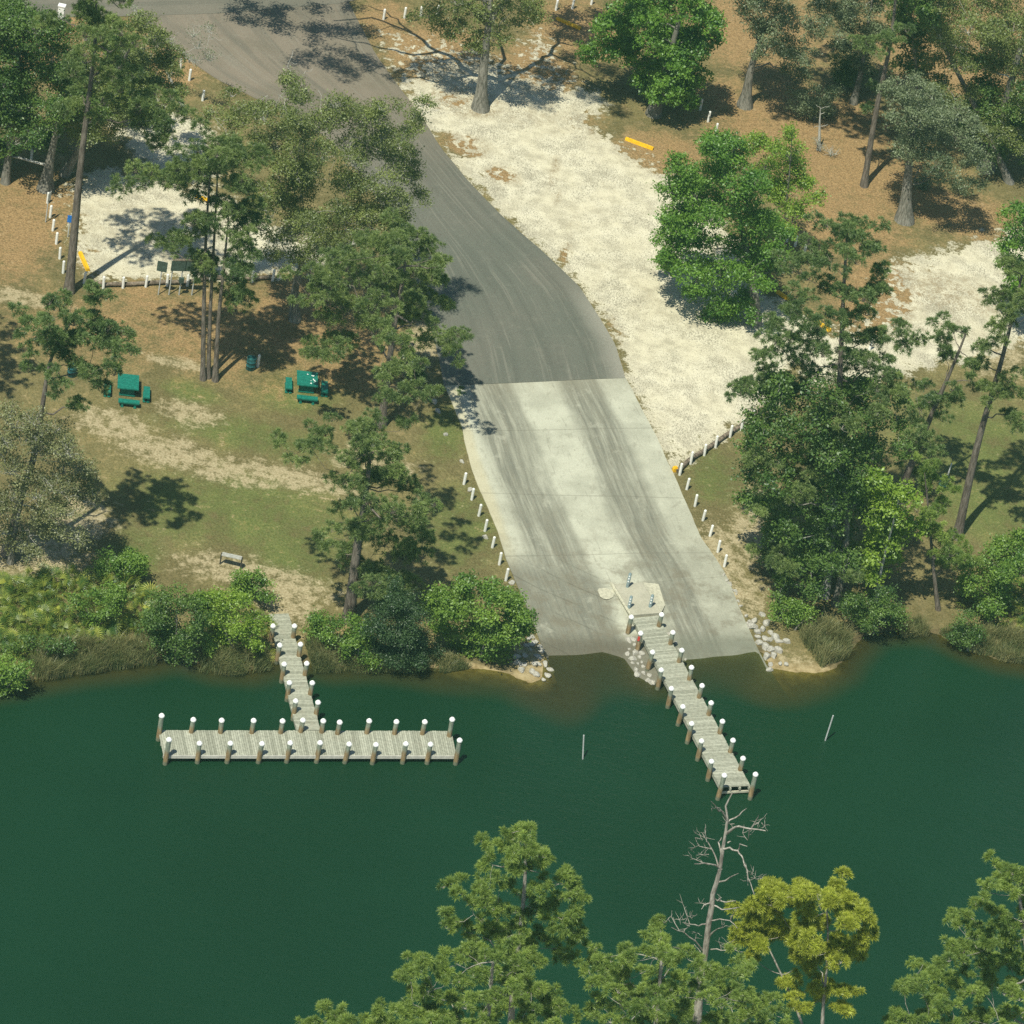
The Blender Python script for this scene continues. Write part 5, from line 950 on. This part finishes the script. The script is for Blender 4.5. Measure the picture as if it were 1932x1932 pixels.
bush('shrub', 'grey green shade shrub behind the flared oak in the litter', '1500,190,20 1530,180,22 1555,195,20 1525,205,18 1575,180,18', 20, 'leaf_grey', .12, .8, (1535, 225))
bush('shrub', 'green understory shrub left of the tall slender upper right pine', '1590,130,20 1615,125,20 1600,150,18 1575,120,16', 20, 'leaf_deep', .12, .9, (1597, 175))
bush('shrub', 'sprawling green shrub among the palmettos near the bank edge', '150,1140,18 185,1130,18 220,1120,18 205,1150,18 170,1165,16', 18, 'leaf_bush', .12, 1.0, (185, 1185))
bush('shrub', 'green bush filling the gap between dark shrub and lime shrub', '375,1135,14 385,1160,16 380,1190,16 395,1215,14', 16, 'leaf_bush', .12, 1.0, (385, 1240))
bush('shrub', 'low dark shrub at the waterline under the palmettos', '60,1215,16 95,1222,14 30,1225,16 130,1218,14', 16, 'leaf_deep', .12, .9, (80, 1245))
bush('shrub', 'ragged green bush between the low pine bush and the cedar', '660,1225,14 690,1235,14 675,1210,14 705,1250,12', 14, 'leaf_bush', .12, .9, (685, 1262))

def frond(mb, o_, az, el, L, tone):
    d = np.array([math.cos(az) * math.cos(el), math.sin(az) * math.cos(el), math.sin(el)]); hub = o_ + d * L * .55
    side = unit(np.cross(d, [0, 0, 1.0])[None])[0]; nrm = np.cross(side, d); k = 11
    mb.add([o_ - side * .012, o_ + side * .012, hub + side * .008, hub - side * .008], [[0, 1, 2, 3]], tone)
    for i in range(k):
        a = (i / (k - 1) - .5) * 2.6; e_ = d * math.cos(a) + side * math.sin(a) - nrm * .12 * abs(a); ln = L * .52 * (1 - .12 * abs(a)); pr = unit(np.cross(e_, nrm)[None])[0] * .026
        tip = hub + e_ * ln - [0, 0, .12 * L]; md = hub + e_ * ln * .5
        mb.add([hub, md + pr, tip, md - pr], [[0, 1, 2, 3]], float(np.clip(tone + rng.normal(0, .08), 0, 1)))
PALM = []
for k in range(4):
    b = MB()
    for i in range(15):
        tn = float(np.clip(rng.normal(.36, .26), 0, .8)) if rng.random() > .10 else 1.0
        frond(b, np.array([rng.normal(0, .12), rng.normal(0, .12), .1]), rng.uniform(0, 6.28), rng.uniform(.1, 1.35), rng.uniform(.9, 1.6), tn)
    PALM.append(mesh_of(b, 'saw_palmetto', M['palmetto']))
def palmettos(poly, n, lab, group, smin=.8, smax=1.25):
    pw = np.array([P(x, y)[:2] for x, y in poly]); lo, hi = pw.min(0), pw.max(0); pts = []; tries = 0
    while len(pts) < n and tries < 4000:
        tries += 1; q = rng.uniform(lo, hi)
        if inside(q[:1], q[1:], pw)[0] and all(np.hypot(*(q - p)) > .75 for p in pts): pts.append(q)
    for q in pts:
        o = obj_of('saw_palmetto', PALM[rng.integers(4)], None, (q[0], q[1], hgt(*q))); s_ = rng.uniform(smin, smax); o.scale = (s_, s_, s_); o.rotation_euler = (0, 0, rng.uniform(0, 6.3)); tag(o, lab, 'palmetto', group)
palmettos([(-20, 1120), (60, 1095), (150, 1085), (250, 1100), (290, 1140), (275, 1190), (200, 1225), (120, 1225), (40, 1240), (-20, 1250)], 62, 'yellow green saw palmetto in the thicket at the left end of the bank', 'saw palmettos at the left end of the bank')
palmettos([(390, 1160), (450, 1150), (505, 1180), (512, 1220), (470, 1245), (400, 1235)], 14, 'saw palmetto tangled in the shrubs beside the left dock', 'saw palmettos by the left dock', .6, .95)
palmettos([(1800, 1120), (1870, 1100), (1950, 1100), (1960, 1190), (1900, 1185), (1830, 1160)], 22, 'saw palmetto among the bushes on the right bank', 'saw palmettos on the right bank', .6, 1.0)
def reeds(name, poly, n, h, lab, spread=.24):
    pw = np.array([P(x, y)[:2] for x, y in poly]); lo, hi = pw.min(0), pw.max(0); q = rng.uniform(lo, hi, (n * 4, 2)); q = q[inside(q[:, 0], q[:, 1], pw)]; q = q[(np.sin(q[:, 0] * 2.3 + 1.3 * np.sin(q[:, 1] * 1.9)) + np.sin(q[:, 1] * 3.1 + q[:, 0]) + rng.normal(0, .9, len(q))) > -.6][:n]
    z = height_sd(q[:, 0], q[:, 1], shore_sd(q[:, 0], q[:, 1])); B = np.concatenate([q, np.maximum(z, -.3)[:, None]], 1); n = len(B)
    cl = np.sin(q[:, 0] * 1.7) * np.cos(q[:, 1] * 2.1 + q[:, 0]); H = h * rng.uniform(.6, 1.15, (n, 1)) * (1 + .25 * cl[:, None]); ln = rng.normal(0, spread, (n, 3)) + [.05, -.12, 0]; ln[:, 2] = 0
    sd_ = unit(rng.normal(size=(n, 3)) * [1, 1, .1]) * .016; md = B + ln * H * .35 + [0, 0, 1] * H * .6; tp = B + ln * H * 1.1 + [0, 0, 1] * H * .95
    V = np.stack([B - sd_, B + sd_, md + sd_ * .8, tp, md - sd_ * .8], 1); i = np.arange(n)[:, None] * 5
    m_ = MB(); tn = np.clip(.5 + .25 * cl + rng.normal(0, .2, n), 0, 1); m_.add(V.reshape(-1, 3), np.concatenate([i + 0, i + 1, i + 2, i + 4], 1), np.repeat(tn, 5)); m_.f[3].append(np.concatenate([i + 4, i + 2, i + 3], 1))
    o = m_.build(name, M['reed']); tag(o, lab, 'reeds', None, 'stuff')
reeds('reeds', [(55, 1235), (150, 1222), (270, 1222), (290, 1262), (150, 1280), (60, 1292)], 9000, 1.35, 'brown green reeds along the left waterline below the palmettos')
reeds('reeds', [(375, 1245), (430, 1238), (500, 1240), (510, 1272), (440, 1285), (375, 1282)], 4200, 1.2, 'pale dry reeds leaning over the water left of the left dock')
reeds('reeds', [(575, 1218), (640, 1225), (720, 1235), (810, 1245), (800, 1272), (700, 1280), (590, 1280)], 7500, 1.2, 'tawny reeds between the left dock and the dark cedar')
reeds('reeds', [(800, 1245), (860, 1245), (890, 1262), (840, 1272), (790, 1268)], 1500, .8, 'short dry reeds below the big rounded bush')
reeds('reeds', [(1500, 1190), (1560, 1180), (1605, 1195), (1600, 1245), (1550, 1262), (1520, 1225)], 3600, 1.3, 'tawny reeds by the sandy spit right of the ramp')
reeds('reeds', [(1690, 1180), (1735, 1178), (1750, 1205), (1700, 1215)], 1500, 1.2, 'green reeds at the shaded right waterline')
reeds('reeds', [(1770, 1195), (1860, 1195), (1960, 1200), (1960, 1258), (1880, 1250), (1810, 1225)], 6000, 1.0, 'brown green reeds along the right waterline')

# ------------------------------------------------------------------ air between the camera and the shore
hz = bpy.data.materials.new('haze'); hz.use_nodes = True; hz.node_tree.nodes.clear()
ho = hz.node_tree.nodes.new('ShaderNodeOutputMaterial'); hv = hz.node_tree.nodes.new('ShaderNodeVolumePrincipled')
hv.inputs['Color'].default_value = (.42, .90, .74, 1); hv.inputs['Density'].default_value = .00015; hv.inputs['Anisotropy'].default_value = .0
hz.node_tree.links.new(hv.outputs[0], ho.inputs['Volume'])
b = MB(); b.box((0, 0, 82), (5000, 5000, 172)); o = b.build('haze', hz); tag(o, kind='stuff')
